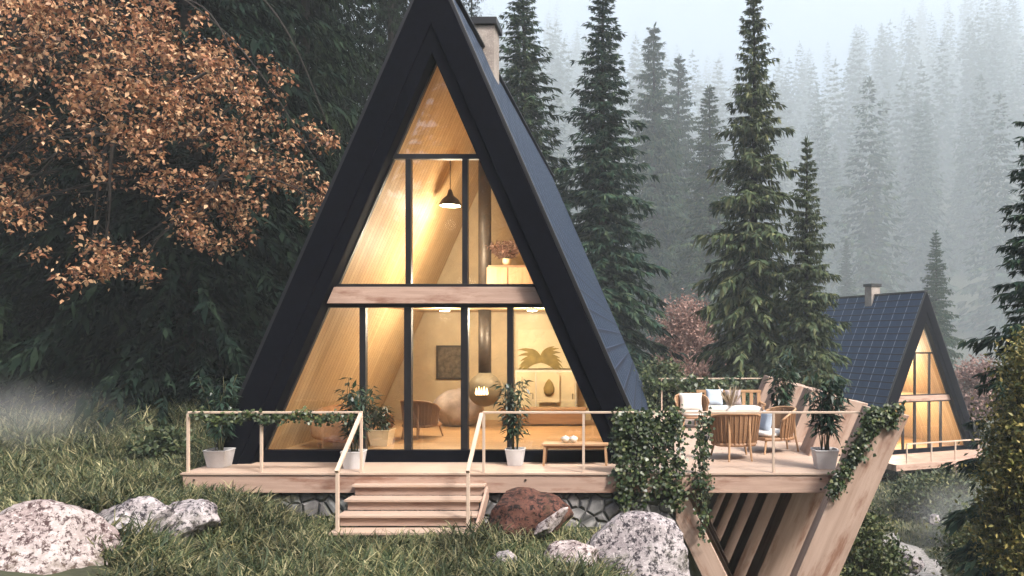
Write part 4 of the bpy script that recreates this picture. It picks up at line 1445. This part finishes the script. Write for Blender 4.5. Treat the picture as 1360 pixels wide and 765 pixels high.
# ------------------------------------------------------------------ light, sky and air
ELEV, AZ = 48, 132     # sun elevation; azimuth measured from +Y (away from camera) towards +X
sd = Vector((math.sin(R(AZ)) * math.cos(R(ELEV)), math.cos(R(AZ)) * math.cos(R(ELEV)), math.sin(R(ELEV))))
sl = bpy.data.lights.new('sun', 'SUN'); sl.energy = 2.5; sl.angle = R(10); sl.color = (1, .96, .91)
so_ = bpy.data.objects.new('sun', sl); COL.objects.link(so_)
so_.rotation_euler = sd.to_track_quat('Z', 'Y').to_euler()
w = bpy.data.worlds.new('World'); sc.world = w; w.use_nodes = True
nt = w.node_tree
bg = nt.nodes['Background']
sky = nt.nodes.new('ShaderNodeTexSky'); sky.sky_type = 'NISHITA'
sky.sun_disc = False; sky.sun_elevation = R(ELEV); sky.sun_rotation = R(AZ)
sky.air_density = 1.0; sky.dust_density = 6.0; sky.ozone_density = 1.0
nt.links.new(sky.outputs[0], bg.inputs[0]); bg.inputs[1].default_value = .125

hm = bpy.data.materials.new('valley_haze'); hm.use_nodes = True
nt = hm.node_tree
for n_ in list(nt.nodes): nt.nodes.remove(n_)
out = nt.nodes.new('ShaderNodeOutputMaterial')
pv_ = nt.nodes.new('ShaderNodeVolumePrincipled')
pv_.inputs['Color'].default_value = (.84, .92, .975, 1)
pv_.inputs['Density'].default_value = .00122
nt.links.new(pv_.outputs[0], out.inputs['Volume'])
hz = MB().box((0, 590, 305), (2700, 1290, 628))
hz = hz.build('haze', hm)
tag(hz, 'pale mist filling the valley and fading the far spruces', 'haze', kind='stuff')

def mist(label, c, size, dens, seed):
    m = bpy.data.materials.new('ground_mist'); m.use_nodes = True
    nt = m.node_tree
    for n_ in list(nt.nodes): nt.nodes.remove(n_)
    out = nt.nodes.new('ShaderNodeOutputMaterial')
    pv2 = nt.nodes.new('ShaderNodeVolumePrincipled')
    pv2.inputs['Color'].default_value = (.93, .95, .97, 1)
    v = coords(nt)
    mp = nd(nt, 'ShaderNodeVectorMath', operation='DIVIDE'); nt.links.new(v, mp.inputs[0]); mp.inputs[1].default_value = (size[0] / 2, size[1] / 2, size[2] / 2)
    ln = nd(nt, 'ShaderNodeVectorMath', operation='LENGTH'); nt.links.new(mp.outputs[0], ln.inputs[0])
    fall = ramp(nt, [(0, (1, 1, 1)), (.95, (0, 0, 0))], ln.outputs['Value'], 'EASE')
    nz = ramp(nt, [(.38, (0, 0, 0)), (.7, (1, 1, 1))], tex_noise(nt, v, 1.1, 3))
    mu = nd(nt, 'ShaderNodeMath', operation='MULTIPLY'); nt.links.new(fall.outputs[0], mu.inputs[0]); nt.links.new(nz.outputs[0], mu.inputs[1])
    m2 = nd(nt, 'ShaderNodeMath', operation='MULTIPLY'); nt.links.new(mu.outputs[0], m2.inputs[0]); m2.inputs[1].default_value = dens
    nt.links.new(m2.outputs[0], pv2.inputs['Density'])
    nt.links.new(pv2.outputs[0], out.inputs['Volume'])
    o = MB().lathe((0, 0, 0), [(.01, -size[2] / 2)] + [(size[0] / 2 * math.cos(a), size[2] / 2 * math.sin(a)) for a in np.linspace(-1.4, 1.4, 9)] + [(.01, size[2] / 2)], 20).build('ground_mist', m)
    o.scale = (1, size[1] / size[0], 1)
    o.location = c
    tag(o, label, 'mist', kind='stuff')


mist('low mist drifting over the grass at the forest edge', (-12.8, 15.6, .5), (6.5, 6.0, 2.6), .22, 1)
mist('low mist lying in the valley beside the path', (11.2, 24.5, -3.8), (7, 9, 4.2), .20, 2)

# ------------------------------------------------------------------ render settings
sc.view_settings.view_transform = 'Standard'
sc.view_settings.look = 'None'
sc.view_settings.exposure = 1.36
sc.view_settings.gamma = 1
sc.render.engine = 'CYCLES'
cy = sc.cycles
cy.use_denoising = True
try:
    cy.denoiser = 'OPENIMAGEDENOISE'
except Exception:
    pass
cy.max_bounces = 8
cy.diffuse_bounces = 3
cy.glossy_bounces = 3
cy.transmission_bounces = 4
cy.transparent_max_bounces = 12
cy.volume_bounces = 3
cy.volume_step_rate = 2.0
cy.volume_max_steps = 64
cy.caustics_reflective = False
cy.caustics_refractive = False
cy.sample_clamp_indirect = 6
